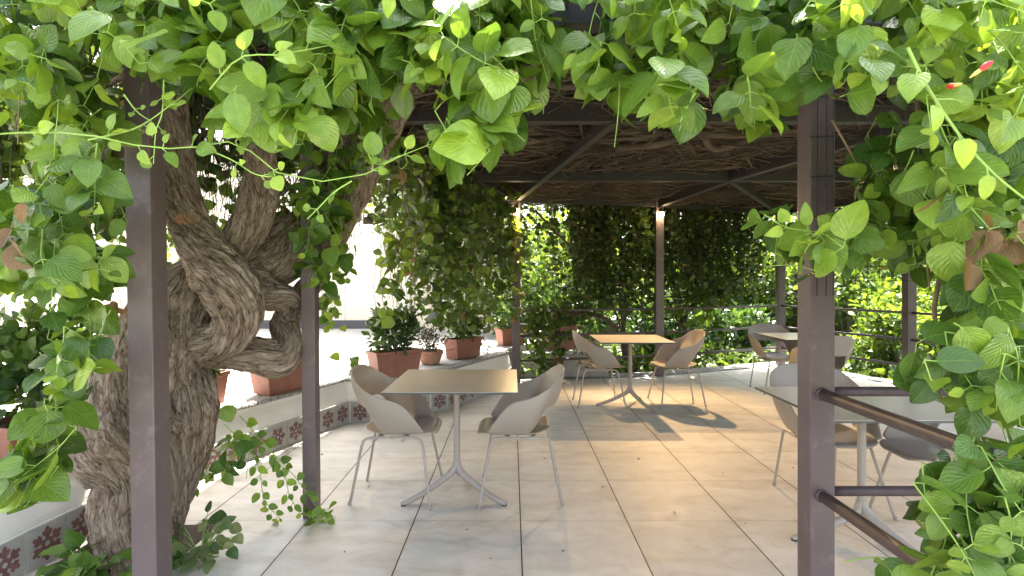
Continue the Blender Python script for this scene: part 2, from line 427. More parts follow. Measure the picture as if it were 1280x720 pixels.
def build_leaves(name, P, D, Nn, L, age, rnd, dead, mat, parent=None, nu=5, nv=9, ratio=.73, bend=.45, fold=.34):
    P = np.asarray(P, float); D = np.asarray(D, float); Nn = np.asarray(Nn, float); L = np.asarray(L, float)
    n = len(P)
    D /= np.linalg.norm(D, axis=1, keepdims=True) + 1e-9
    Sx = np.cross(D, Nn); Sx /= np.linalg.norm(Sx, axis=1, keepdims=True) + 1e-9
    Nn = np.cross(Sx, D)
    t, s, wv = leaf_template(nu, nv)
    tt, ss = np.meshgrid(t, s, indexing='ij')
    rat = ratio / .68 * (1 + rng.normal(0, .15, n))[:, None, None]
    X = ss[None] * wv[None, :, None] * rat
    fo = (fold * (1 + rng.normal(0, .6, n)))[:, None, None]
    be = (bend * (1 + rng.normal(0, .7, n)))[:, None, None]
    ph = rng.uniform(0, 6.28, n)[:, None, None]; wa = np.abs(rng.normal(.016, .012, n))[:, None, None]
    tw = rng.normal(0, .18, n)[:, None, None]
    Z = np.abs(X) * fo - be * tt[None] ** 2 * .55 + wa * np.sin(tt[None] * 9 + ph + ss[None] * 2) * np.abs(ss[None]) + tw * X * tt[None] \
        - .35 * fo * X ** 2 / .34
    Y = np.broadcast_to(tt[None], X.shape) * (1 - .12 * np.abs(be))
    co = P[:, None, None, :] + L[:, None, None, None] * (X[..., None] * Sx[:, None, None, :] + Y[..., None] * D[:, None, None, :] + Z[..., None] * Nn[:, None, None, :])
    idx = np.arange(n * nu * nv).reshape(n, nv, nu)
    q = np.stack([idx[:, :-1, :-1], idx[:, :-1, 1:], idx[:, 1:, 1:], idx[:, 1:, :-1]], axis=-1).reshape(-1, 4)
    uv = np.stack([np.broadcast_to(ss[None] * .5 + .5, X.shape), np.broadcast_to(tt[None], X.shape)], axis=-1).reshape(-1, 2)
    col = np.stack([age, rnd, dead, np.ones(n)], axis=1)
    col = np.repeat(col, nu * nv, axis=0)
    me = np_mesh(name, co.reshape(-1, 3), q, mat, attr=col, uv=uv)
    return link(name, me, parent)

def unit(v): return v / (np.linalg.norm(v, axis=-1, keepdims=True) + 1e-9)

class Foliage:
    """gathers leaves and stems of one plant"""
    def __init__(self):
        self.P = []; self.D = []; self.N = []; self.L = []; self.age = []; self.rnd = []; self.dead = []
        self.stems = []                      # (pts, r0, r1)
    def leaf(self, p, d, n, L, age, dead=0.):
        self.P.append(p); self.D.append(d); self.N.append(n); self.L.append(L); self.age.append(min(1, max(0, age)))
        self.rnd.append(rng.uniform()); self.dead.append(dead)
    def stem(self, pts, r0, r1): self.stems.append((np.asarray(pts, float), r0, r1))
    def finish(self, root, leafmat, stemmat, K=9, leafname='leaves', stemname='stem', **kw):
        o1 = o2 = None
        if self.P:
            o1 = build_leaves(leafname, self.P, self.D, self.N, self.L, np.array(self.age), np.array(self.rnd), np.array(self.dead), leafmat, root, **kw)
        if self.stems:
            Ps, Rs = [], []
            for pts, r0, r1 in self.stems:
                Ps.append(catmull(pts, K)); Rs.append(np.linspace(r0, r1, K))
            V, Q = tubes_arrays(np.array(Ps), np.array(Rs), 5)
            o2 = link(stemname, np_mesh(stemname, V, Q, stemmat), root)
        return o1, o2

UP = np.array((0., 0, 1)); FRONT = np.array((0., -1, 0))
def spray(fol, p0, d0, length, L, nodes, age=.3, face=FRONT, droop=.6, keep=None, stem_r=.0022, pet=.022, faceup=.75, jit=.45):
    """a shoot with opposite leaf pairs, young towards its tip"""
    p = np.array(p0, float); d = unit(np.array(d0, float)); pts = [p.copy()]; step = length / nodes
    ph = rng.uniform(0, 3.14)
    for k in range(nodes + 1):
        fr = k / max(1, nodes)
        if k > 0:
            d = unit(d + np.array((0, 0, -1)) * droop * .22 + rng.normal(0, .16, 3))
            p = p + d * step
            if keep is not None and not keep(p): break
            pts.append(p.copy())
        a = unit(np.cross(d, UP if abs(d[2]) < .9 else FRONT)); b = np.cross(d, a)
        ph += 1.57 + rng.normal(0, .25)
        for sgn in (1, -1):
            if rng.uniform() < .10: continue
            o = (a * math.cos(ph) + b * math.sin(ph)) * sgn
            nn = unit(UP * faceup + face * .68 + rng.normal(0, jit * 1.1, 3))
            dd = unit(o * .95 + d * .35 + np.array((0, 0, -.30)) + rng.normal(0, .28, 3))
            base = p + unit(o + d * .4) * pet
            size = L * (1 - .55 * fr ** 2.2) * rng.uniform(.74, 1.14)
            if keep is not None and not keep(base + dd * size * .5): continue
            fol.leaf(base, dd, nn, size, age + .55 * fr ** 2 + rng.normal(0, .12))
            fol.stem([p, p + unit(o + d * .4) * pet * .6, base + dd * size * .05], stem_r * .7, stem_r * .5)
    if len(pts) > 1: fol.stem(pts, stem_r, stem_r * .6)
    return pts

def inpoly(u, v, poly):
    c = False; n = len(poly)
    for i in range(n):
        x0, y0 = poly[i]; x1, y1 = poly[(i + 1) % n]
        if (y0 > v) != (y1 > v) and u < (x1 - x0) * (v - y0) / (y1 - y0) + x0: c = not c
    return c
def proj(p): return (640 + p[0] / p[1] * F, 350 - (p[2] - CAM_H) / p[1] * F)

# ================================================================== SETTING
g = MB(); g.poly([(-600, -600, -.35), (600, -600, -.35), (600, 600, -.35), (-600, 600, -.35)])
tag(g.build('ground', M['ground']), kind='structure')
FLOOR = [(-2.6, 1.2), (-2.3, 3.67), (-1.72, 5.2), (-.75, 5.8), (-.1, 7.0), (.05, 7.45), (2.15, 7.95), (4.45, 8.95), (5.35, 6.75), (5.6, 2.0), (5.6, -1.3), (-2.6, -1.3)]
tag(MB().prism(FLOOR, -.25, 0).build('floor', M['floor']), kind='structure')
# pebble strip along the far edge of the floor
ED = [(-.02, 7.12), (2.12, 7.62), (4.3, 8.52), (5.12, 6.72), (5.35, 6.75), (4.45, 8.95), (2.15, 7.95), (.05, 7.45)]
tag(MB().prism(ED, -.02, .012).build('floor_edge', M['pebble_edge']), kind='structure')

tag(MB().box(-2.19, 2.54, .0, -1.63, 2.98, .004).build('soil_bed', M['soil']), kind='structure')
WALL = [(-2.32, .6), (-2.25, 2.48), (-2.143, 3.67), (-1.568, 5.15), (-1.335, 5.11), (-.678, 5.68), (-.06, 6.95), (.0, 7.2)]
terr = WALL + [(.6, 8.8), (.9, 11.2), (-12, 11.2), (-12, .6)]
def off_poly(pl, d):
    res = []
    for i, p in enumerate(pl):
        a = Vector(pl[max(i - 1, 0)]); b = Vector(pl[min(i + 1, len(pl) - 1)]); t = (b - a).normalized()
        n = Vector((-t.y, t.x)); res.append((p[0] + n.x * d, p[1] + n.y * d))
    return res
TER_IN = off_poly(WALL, .16)
tag(MB().prism(TER_IN + [(.6, 8.8), (.9, 11.2), (-12, 11.2), (-12, .6)], -.3, .405).build('terrace_ground', M['terrace']), kind='structure')

# planter wall -------------------------------------------------------
pw = tag(empty('planter_wall', (-1.9, 4, 0)), 'low white planter wall with a row of red snowflake tiles along its foot', 'wall')
def loft(pl, profile, name, mat, parent):
    rows = [[(x, y, z) for x, y in off_poly(pl, o)] for o, z in profile]
    bm = bmesh.new(); vs = [[bm.verts.new(p) for p in r] for r in rows]
    for r0, r1 in zip(vs, vs[1:]):
        for k in range(len(r0) - 1):
            f = bm.faces.new((r0[k], r0[k + 1], r1[k + 1], r1[k]))
    me = bpy.data.meshes.new(name); bm.to_mesh(me); bm.free(); me.materials.append(mat)
    o = link(name, me, parent); 
    if parent is not None: o.location = -Vector(parent.location)
    return o
loft(WALL, [(.012, .205), (.014, .23), (.03, .30), (.05, .355), (.052, .385), (.2, .385)], 'plaster_band', M['plaster'], pw)
loft(WALL, [(.045, .385), (.042, .40), (.05, .412), (.18, .414), (.19, .38)], 'pebble_coping', M['pebble'], pw)
loft(WALL, [(.002, -.2), (.002, .2), (.03, .207)], 'tile_backing', M['grout'], pw)
def star(n=6, m=144):                       # a six-armed motif as a radial outline
    discs = [(0, 0, .040)]
    for k in range(6):
        a = R(90 + 60 * k); ca, sa = math.cos(a), math.sin(a)
        for q in (.02, .03, .04, .05, .056): discs.append((ca * q, sa * q, .0135))
        discs.append((ca * .072, sa * .072, .0105))
        for sg in (1, -1): discs.append((ca * .056 - sa * .018 * sg, sa * .056 + ca * .018 * sg, .0095))
    res = []
    for i in range(m):
        th = 2 * math.pi * i / m; dx, dy = math.cos(th), math.sin(th); best = .03
        for cx, cy, r in discs:
            b = cx * dx + cy * dy; c = cx * cx + cy * cy - r * r; q = b * b - c
            if q >= 0: best = max(best, b + math.sqrt(q))
        res.append((dx * best, dy * best))
    return res
ST = star(); tb = MB()
def tile_at(c, t):                          # c: floor point at tile centre, t: wall direction
    t = Vector((t[0], t[1], 0)).normalized(); nrm = Vector((t.y, -t.x, 0)); up = Vector((0, 0, 1))
    o = Vector((c[0], c[1], .1))
    def q(x, z, dpt): return o + t * x + up * z + nrm * dpt
    hw = .0965
    rot = rng.choice([0, 0, 0, 30]); cr, sr = math.cos(R(rot)), math.sin(R(rot))
    for f in ([(-hw, -.095, .004), (hw, -.095, .004), (hw, .095, .004), (-hw, .095, .004)],): tb.poly([q(*p) for p in f], 0)
    for a, b in (((-hw, -.095), (hw, -.095)), ((hw, -.095), (hw, .095)), ((hw, .095), (-hw, .095)), ((-hw, .095), (-hw, -.095))):
        tb.poly([q(*a, .004), q(*a, .0), q(*b, .0), q(*b, .004)], 0)
    tb.poly([q(x * cr - z * sr, x * sr + z * cr, .0055) for x, z in ST], 1)
    def disc(x, z, r): tb.poly([q(x + r * math.cos(R(k * 30)), z + r * math.sin(R(k * 30)), .0068) for k in range(12)], 0)
    disc(0, 0, .0125)
    for k in range(6):
        a = R(60 * k + 60 + rot); disc(.037 * math.cos(a), .037 * math.sin(a), .0085)
for (a, b) in zip(WALL, WALL[1:]):
    a, b = Vector(a), Vector(b); L = (b - a).length; t = (b - a) / L; n = max(1, round(L / .2))
    for k in range(n):
        if L / n < .16: continue
        c = a + t * (k + .5) * L / n; tile_at(c, t)
to = tb.build('tile_frieze', None, pw, mats=[M['tile'], M['motif']], recalc=False); to.location = -Vector(pw.location)

# buildings behind the terrace -----------------------------------------
b1 = tag(empty('building', (-5, 10.6, .4)), 'sunlit cream building wall with a dark skirting beyond the terrace', 'building')
MB().box(-7, 0, -.2, 5.2, .4, 3.8).build('wall', M['building'], b1)
MB().box(-6.9, -.03, -.02, 2.6, -.002, .17).build('skirting', M['skirting'], b1)
MB().box(2.75, -.05, -.02, 3.0, -.002, 3.7).build('pilaster', M['plaster'], b1)
b2 = tag(empty('building', (-6.5, 4, .4)), 'pale side building with grey shutter behind the hanging vine', 'building')
MB().box(-.4, -4, -.2, 0, 6.6, 4.2).build('wall', M['building'], b2)
MB().box(.002, 1.0, .5, .05, 2.1, 2.2).build('shutter', M['shutter'], b2)
MB().box(.002, -3.9, -.02, .03, .9, .17).build('skirting', M['skirting'], b2)

lw = MB().box(.12, 7.5, -.3, 1.35, 7.75, .34, M=Matrix.Rotation(R(8), 4, 'Z') @ Matrix.Translation((1.0, -.02, 0)) if False else None)
tag(lw.build('low_wall', M['concrete'], bevel=.01), 'stained low concrete wall behind the back railing', 'wall')

# ================================================================== PERGOLA
ZB = 2.40                                     # underside of the beams
pg = tag(empty('pergola', (0, 5, 0)), 'dark steel pergola on square posts carrying a brushwood roof', 'pergola')
def P_(o): o.location = -Vector(pg.location); return o
def post(x0, y0, x1, y1, z1=ZB + .14, lean=0., name='post'):
    m = MB(); m.box(x0, y0, 0, x1, y1, z1)
    for v in m.bm.verts: v.co.x += lean * (v.co.z)
    o = P_(m.build(name, M['post'], pg, bevel=.004)); return o
post(1.202, 2.16, 1.302, 2.26)
post(-1.502, 2.12, -1.402, 2.22, lean=-.017)
post(-1.195, 3.06, -1.118, 3.137, lean=-.008)
BACK = [(.055, 7.13), (2.09, 7.62), (4.27, 8.53), (4.98, 6.72)]
for x, y in BACK: post(x - .055, y - .055, x + .055, y + .055)
post(5.2, 4.2, 5.3, 4.3); post(5.2, 2.16, 5.3, 2.26); 
def beam(a, b, wx=.08, wz=.14, z=ZB, name='beam', mat='dark_beam'):
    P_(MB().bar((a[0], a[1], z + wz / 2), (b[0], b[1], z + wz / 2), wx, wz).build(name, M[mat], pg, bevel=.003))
beam((-1.5, 2.21), (5.3, 2.21), z=ZB + .002); beam((-1.38, 2.17), (-1.15, 3.1), z=ZB + .004)
beam((-1.15, 3.1), (.055, 7.13), z=ZB + .006); beam(BACK[0], BACK[1], z=ZB); beam(BACK[1], BACK[2], z=ZB + .003)
beam(BACK[2], BACK[3], z=ZB + .005); beam(BACK[3], (5.25, 4.25), z=ZB + .001); beam((5.25, 4.25), (5.25, 2.2), z=ZB + .004)
beam((-1.05, 3.53), (5.2, 3.53), z=ZB - .002); beam((-.42, 5.62), (5.1, 5.62), z=ZB - .003)
beam((.06, 7.05), (.68, 3.5), wx=.06, wz=.1, z=ZB - .012, name='brace'); beam((2.09, 7.55), (2.28, 5.6), wx=.07, wz=.12, z=ZB - .01, name='brace')
beam((2.28, 5.6), (2.75, 3.53), wx=.07, wz=.12, z=ZB - .01, name='brace'); beam((4.2, 8.4), (2.3, 5.64), wx=.06, wz=.1, z=ZB - .012, name='brace')
beam((-2.15, 2.42), (-1.50, 2.18), wx=.04, wz=.065, z=1.865, name='outrigger', mat='post')
# wire netting wrapped round the right-hand posts
wm = MB()
for k in range(4):
    z = 1.62 + k * .16; wm.tube([(1.196, 2.155, z), (1.308, 2.155, z + .004), (1.308, 2.265, z)], .0022, 5)
for x in (1.225, 1.262, 1.29): wm.tube([(x, 2.153, 1.3), (x + .004, 2.153, 2.4)], .0016, 5)
P_(wm.build('wire_tie', M['wire'], pg))
wn = MB()
for k in range(15):
    x = 1.32 + k * .05; wn.tube([(x, 2.215, 1.35 + .25 * (k > 8)), (x + .003, 2.213, 2.4)], .0013, 4)
for k in range(18):
    z = 1.36 + k * .06; wn.tube([(1.3, 2.214, z), (2.05, 2.216, z + .005)], .0013, 4)
P_(wn.build('wire_netting', M['wire'], pg))
ROOF = [(-2.35, 1.95), (5.75, 2.0), (5.85, 4.3), (5.6, 6.9), (4.75, 9.6), (1.9, 8.85), (-1.0, 8.4), (-1.85, 5.4), (-2.4, 3.3)]  # overhang at left and back added to keep sun off the floor
bm = bmesh.new()
# closed brushwood mat added above the twigs to block sun, uneven on both faces
xs = np.arange(-2.5, 6.0, .09); ys = np.arange(1.9, 9.8, .09)
grid = {}
for i, x in enumerate(xs):
    for j, y in enumerate(ys):
        if inpoly(x, y, ROOF):
            h = noise.noise(Vector((x * 2.3, y * 2.3, 1))) * .06 + noise.noise(Vector((x * 7, y * 7, 3))) * .03
            grid[i, j] = (bm.verts.new((x, y, 2.72 + h)), bm.verts.new((x, y, 2.84 + h * .6)))
for (i, j), v in grid.items():
    if all(k in grid for k in ((i + 1, j), (i, j + 1), (i + 1, j + 1))):
        for s in (0, 1):
            bm.faces.new([grid[k][s] for k in ((i, j), (i + 1, j), (i + 1, j + 1), (i, j + 1))])
me = bpy.data.meshes.new('brushwood_mat'); bm.to_mesh(me); bm.free(); me.materials.append(M['brush'])
for p in me.polygons: p.use_smooth = True
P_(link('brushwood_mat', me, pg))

# tangle of twigs hanging under the mat
def twigs():
    N = 9500; K = 9; P = np.zeros((N, K, 3)); Rr = np.zeros((N, K)); n = 0
    while n < N:
        x, y = rng.uniform(-2.2, 5.6), rng.uniform(2.1, 9.0)
        if not inpoly(x, y, ROOF): continue
        big = rng.uniform() < .06
        a = rng.normal(0, .45) if rng.uniform() < .55 else rng.uniform(0, 3.14)
        L = rng.uniform(.5, 1.5) if not big else rng.uniform(1.2, 2.6)
        s = np.linspace(-.5, .5, K); cv = rng.normal(0, .45)
        px = x + L * (s * math.cos(a) - cv * s ** 2 * math.sin(a)); py = y + L * (s * math.sin(a) + cv * s ** 2 * math.cos(a))
        z0 = 2.50 + .22 * rng.uniform() ** .8
        pz = z0 + rng.normal(0, .09) * s * 2 - max(0, rng.normal(.0, .05)) * (1 - 4 * s ** 2) + rng.normal(0, .018, K)
        P[n, :, 0] = px + rng.normal(0, .02, K); P[n, :, 1] = py + rng.normal(0, .02, K); P[n, :, 2] = np.maximum(pz, 2.43 if not big else 2.455)
        r = .0022 + .006 * rng.uniform() ** 2.2 if not big else .007 + .018 * rng.uniform() ** 2
        Rr[n] = np.linspace(r, r * .6, K); n += 1
    keep = np.array([all(inpoly(q[0], q[1], [(-2.5, 1.9), (5.9, 1.9), (5.9, 7), (4.9, 9.7), (1.9, 9.0), (-1.1, 8.5), (-2.1, 5.4), (-2.5, 3.3)]) for q in p) for p in P])
    V, Q = tubes_arrays(P[keep], Rr[keep], 5)
    tag(link('twig_tangle', np_mesh('twig_tangle', V, Q, M['bark_thin'])), 'dense tangle of dry brown vine twigs under the pergola roof', 'twigs', kind='stuff')
twigs()
for pts, r in (([(.9, 4.6, 2.5), (1.2, 4.3, 2.46), (1.45, 4.2, 2.52), (1.7, 4.45, 2.45), (2.0, 4.2, 2.5), (2.5, 4.4, 2.55)], .032),
               ([(1.0, 3.2, 2.52), (1.05, 3.6, 2.5), (1.35, 4.0, 2.47), (1.9, 4.0, 2.45), (2.4, 3.8, 2.52)], .026)):
    cp = catmull([Vector(p) for p in pts], 40)
    tag(MB().tube([Vector(p) for p in cp], list(np.linspace(r, r * .6, 40)), 9).build('vine_branch', M['bark_thin']),
        'thick looping vine branch under the roof, nearer the front beam' if r < .03 else 'thick looping vine branch under the roof between the two long beams', 'branch')

for lb, pts, r in (('dark bare vine branch slanting down behind the railing left of the middle post', [(668, 262, 7.5), (705, 300, 7.55), (750, 340, 7.6), (790, 362, 7.65), (812, 400, 7.8)], .018),
                   ('crooked dark vine branch rising behind the middle back table', [(790, 470, 8.1), (782, 420, 8.0), (775, 375, 7.9), (784, 335, 7.9), (775, 290, 7.8)], .022),
                   ('low thick branch curving behind the chair left of the middle back table', [(700, 395, 7.9), (735, 392, 7.8), (765, 405, 7.9), (785, 440, 8.0), (800, 465, 8.1)], .035)):
    cp = catmull([W(*p) for p in pts], 30)
    tag(MB().tube([Vector(p) for p in cp], list(np.linspace(r, r * .55, 30)), 9).build('vine_branch', M['bark_thin']), lb, 'branch')
# railings ---------------------------------------------------------------
def railing(a, b, zs, r, label, ext=0.0, mat='rail'):
    c = (Vector((*a, 0)) + Vector((*b, 0))) / 2; e = tag(empty('railing', c), label, 'railing', 'pergola railings')
    d = (Vector((*b, 0)) - Vector((*a, 0))).normalized() * ext
    for z in zs:
        m = MB().tube([Vector((*a, z)) - c - d, Vector((*b, z)) - c + d], r, 14)
        if r > .018:
            dd = (Vector((*b, 0)) - Vector((*a, 0))).normalized(); p = Vector((*a, z)) - c
            m.tube([p, p + dd * .004, p + dd * .010], [r * 1.22, r * 1.16, r * 1.01], 14)
        m.build('rail', M[mat], e)
    return e
ZR = (.29, .62, .955)
railing((.11, 7.13), (2.03, 7.6), ZR, .016, 'dark three-bar railing at the back between the two lamp-lit posts')
railing((2.15, 7.62), (4.21, 8.5), ZR, .016, 'dark three-bar railing behind the far tables, running to the far corner post')
railing((4.27, 8.47), (4.95, 6.78), ZR, .016, 'short dark three-bar railing returning from the far corner post')
railing((4.98, 6.66), (5.25, 4.3), ZR, .016, 'dark three-bar railing by the sunlit shrubs behind the right post')
railing((1.303, 2.21), (5.2, 2.21), (.495, .905), .02, 'two brown tube rails running across in front of the right table')
fr = railing((1.25, 2.159), (1.25, .35), (.495, .905), .0235, 'two brown tube handrails coming forward from the right front post')
MB().box(-.05, -1.005, 0, .05, -.905, 1.0).build('newel', M['post'], fr, bevel=.004)

# lamps ---------------------------------------------------------------------
def lamp(x, y, z, label, energy, aim, name='wall_lamp'):
    e = tag(empty(name, (x, y, z)), label, 'lamp', 'warm pergola lamps')
    MB().lathe([(.0, .05), (.028, .05), (.034, .04), (.034, -.005), (.030, -.012)], 16).tube([(0, .0, .05), (0, .03, .075), (0, .09, .08)], .008, 8).build('housing', M['lamp'], e)
    MB().lathe([(.0, -.062), (.018, -.058), (.033, -.042), (.038, -.026), (.034, -.008), (.022, .006), (.0, .01)], 16).build('bulb', M['bulb'], e)
    l = bpy.data.lights.new('lamp_light', 'SPOT'); l.energy = energy; l.color = (1., .63, .29); l.spot_size = R(92); l.spot_blend = 1.; l.shadow_soft_size = .03
    lo = bpy.data.objects.new('lamp_light', l); C.objects.link(lo); lo.parent = e; lo.location = (0, -.22, -.10)
    d = Vector(aim) - Vector((x, y, z)); lo.rotation_euler = d.to_track_quat('-Z', 'Y').to_euler()
lamp(.055, 7.0, 2.30, 'small warm lamp on the back post behind the left table', 58, (1.25, 5.0, 0))
lamp(2.09, 7.49, 2.315, 'small warm lamp on the middle back post', 50, (1.9, 5.0, 0))
lamp(-1.0, 3.72, 1.75, 'small warm lamp glinting among leaves right of the twisted trunk', 2, (-.4, 3.4, 0))

# ================================================================== FURNITURE
def grid_faces(bm, G):
    for r0, r1 in zip(G, G[1:]):
        for k in range(len(r0) - 1):
            q = [r0[k], r0[k + 1], r1[k + 1], r1[k]]
            if len(set(q)) == 4:
                f = bm.faces.new(q); f.smooth = True
def make_chair():
    root = empty('armchair')
    bm = bmesh.new(); N = 32; MR = 7
    lerp = lambda x, xs, ys: float(np.interp(x, xs, ys))
    sm = lambda x: x * x * (3 - 2 * x)
    band = []
    for j in range(MR):
        tj = j / (MR - 1); row = []
        for i in range(N + 1):
            s = -1 + 2 * i / N; a = abs(s); sg = 1 if s >= 0 else -1
            if a >= .5:
                f = (a - .5) / .5; xl = -.07 + .26 * f; yl = .205 - .012 * sm(f); xu = -.09 + .295 * f; yu = .275 - .055 * sm(f) ** 1.5
            else:
                an = a / .5 * math.pi / 2; xl = -.07 - .155 * math.cos(an) ** .9; yl = .205 * math.sin(an) ** .8
                xu = -.09 - .185 * math.cos(an) ** .9; yu = .275 * math.sin(an) ** .72
            zl = .432 + .16 * sm(min(1, max(0, (.56 - a) / .24)))
            zu = lerp(a, [0, .12, .25, .4, .52, .62, .74, .84, .93, 1.], [.815, .808, .775, .715, .675, .658, .640, .59, .505, .447])
            bul = math.sin(math.pi * tj) * .02 * (1 if a < .85 else (1 - a) / .15)
            x = xl + (xu - xl) * tj ** 1.15; y = yl + (yu - yl) * tj ** .9
            L = math.hypot(x, y) + 1e-6
            row.append(bm.verts.new((x + x / L * bul * .6, sg * y + sg * y / L * bul if a > 1e-6 else 0, zl + (zu - zl) * tj)))
        band.append(row)
    grid_faces(bm, band)
    # seat pan, sharing the lower band edge along its sides
    K = int(N * .22); Wn = 9; seat = []
    def cross(x, hw, z, sag, pl=None, pr=None):
        r = []
        for q in range(Wn + 1):
            c = -1 + 2 * q / Wn
            if q == 0 and pl is not None: r.append(pl); continue
            if q == Wn and pr is not None: r.append(pr); continue
            r.append(bm.verts.new((x, -c * hw * -1, z - sag * (1 - c * c))))
        return r
    seat.append(cross(.270, .10, .408, .0)); seat.append(cross(.266, .135, .418, .002)); seat.append(cross(.252, .165, .429, .006)); seat.append(cross(.230, .184, .435, .012)); seat.append(cross(.208, .191, .436, .018))
    for k in range(K + 1):
        vl, vr = band[0][k], band[0][N - k]
        seat.append(cross(vl.co.x, abs(vl.co.y), vl.co.z, .022 + .008 * k / K, vl, vr))
    x0 = band[0][K].co.x
    for x, hw, z, sg in ((x0 - .04, .196, .436, .024), (x0 - .09, .18, .443, .018), (x0 - .125, .155, .452, .012), (x0 - .145, .125, .459, .008)):
        seat.append(cross(x, hw, z, sg))
    grid_faces(bm, seat)
    bmesh.ops.recalc_face_normals(bm, faces=bm.faces)
    me = bpy.data.meshes.new('shell'); bm.to_mesh(me); bm.free(); me.materials.append(M['shell'])
    o = link('shell', me, root)
    md = o.modifiers.new('thick', 'SOLIDIFY'); md.thickness = .0115; md.offset = 0; md.use_even_offset = False
    md = o.modifiers.new('sub', 'SUBSURF'); md.levels = 2; md.render_levels = 2
    for sx in (1, -1):
        for sy in (1, -1):
            foot = Vector((.25, .262 * sy, 0)) if sx > 0 else Vector((-.25, .195 * sy, 0))
            ytop = .165 * sy; xt = .155 if sx > 0 else -.15
            zt = .398
            pts = [Vector((0, ytop, zt)), Vector((xt - .045 * sx, ytop, zt)), Vector((xt, ytop * 1.015, zt - .004)), Vector((xt + .022 * sx, ytop * 1.03, zt - .018)),
                   Vector((xt + .036 * sx, ytop * 1.06 if sx > 0 else ytop * 1.03, zt - .055)), foot + Vector((0, 0, .0))]
            cp = [Vector(p) for p in catmull(pts[:5], 16)] + [pts[4].lerp(foot, t) for t in (.3, .6, .9, 1.)]
            lg = MB().tube(cp, .0088, 10).build('leg', M['legs'], root)
            MB().lathe([(0, 0), (.0105, 0), (.0105, .012), (.009, .016)], 12, c=foot).build('foot_cap', M['legs'], lg)
    MB().box(-.09, -.165, .398, -.06, .165, .410).box(.07, -.165, .398, .10, .165, .410).box(.06, .15, .375, .075, .18, .405).box(.06, -.18, .375, .075, -.15, .405).build('seat_bracket', M['legs'], root, bevel=.003)
    return root
chair = make_chair()
CH = [  # x, y, facing angle, label
    (-.735, 3.45, 0, 'taupe plastic armchair left of the nearest table, facing right, beside the planter wall'),
    (.055, 3.44, 180, 'taupe plastic armchair right of the nearest table, facing left, beside the small tree-trunk table'),
    (.95, 5.92, 2, 'taupe armchair with its back to the back-left lamp post, left of the middle back table'),
    (1.83, 5.95, 181, 'taupe armchair facing left at the right side of the middle back table'),
    (3.25, 6.62, -88, 'taupe armchair behind the far right table with the railing seen through its open back'),
    (3.22, 5.62, 92, 'taupe armchair with its back to the viewer, half hidden behind the right post'),
    (1.93, 3.31, -92, 'taupe armchair at the far side of the table behind the tube rails'),
    (2.37, 2.93, 176, 'taupe armchair under the hanging leaves at the right end of the railed-off table')]
CH[1] = (*CH[1][:3], 'taupe plastic armchair right of the nearest table, facing left over the plain floor')
for i, (x, y, a, lb) in enumerate(CH):
    o = chair if i == 0 else copy_tree(chair)
    o.location = (x, y, 0); o.rotation_euler = (0, 0, R(a)); tag(o, lb, 'chair', 'taupe armchairs around the tables')

def make_table():
    root = empty('cafe_table')
    h = .385
    m = MB(); m.box(-h, -h, .7272, h, h, .730, 0); m.box(-h - .0004, -h - .0004, .7165, h + .0004, h + .0004, .727, 1)
    m.build('table_top', None, root, mats=[M['tabletop'], M['edge']], bevel=.0006)
    col = [(.021, .14), (.023, .165), (.0225, .2), (.021, .3), (.021, .69), (.03, .7)]
    MB().lathe(col, 22).box(-.12, -.12, .7, .12, .12, .716).build('column', M['legs'], root)
    for k in range(3):
        a = R(90 + 120 * k); ca, sa = math.cos(a), math.sin(a)
        prof = [(0.004, .21, .020), (.012, .178, .022), (.032, .15, .0235), (.062, .128, .0225), (.12, .099, .021), (.22, .053, .0185), (.325, .018, .0165), (.365, .013, .0135)]
        cp = catmull([p for p in prof], 30)
        lg = MB().tube([Vector((r * ca, r * sa, z)) for r, z, q in cp], [q for r, z, q in cp], 14).build('leg', M['legs'], root)
        MB().lathe([(0, 0), (.016, 0), (.016, .006), (.012, .012)], 14, c=(.352 * ca, .352 * sa, 0)).build('foot_glide', M['black'], lg)
    return root
tbl = make_table()
for i, (x, y, a, lb) in enumerate([(-.352, 3.42, 0, 'square taupe cafe table nearest the viewer, between two armchairs by the planter wall'),
                                   (1.285, 5.83, 90, 'square cafe table under the middle back post lamp, between two side-on armchairs'),
                                   (1.833, 2.81, 90, 'square cafe table partly hidden behind the right front post and tube rails'),
                                   (3.305, 6.08, 30, 'smallest-looking cafe table at the far right, cut off by the right front post')]):
    o = tbl if i == 0 else copy_tree(tbl)
    o.location = (x, y, 0); tag(o, lb, 'table', 'square cafe tables')
    if a:                                   # the stand is turned, the top stays square to the floor tiles
        for ch in [c for c in bpy.data.objects if c.parent == o and not c.name.startswith('table_top')]: ch.rotation_euler = (0, 0, R(a))

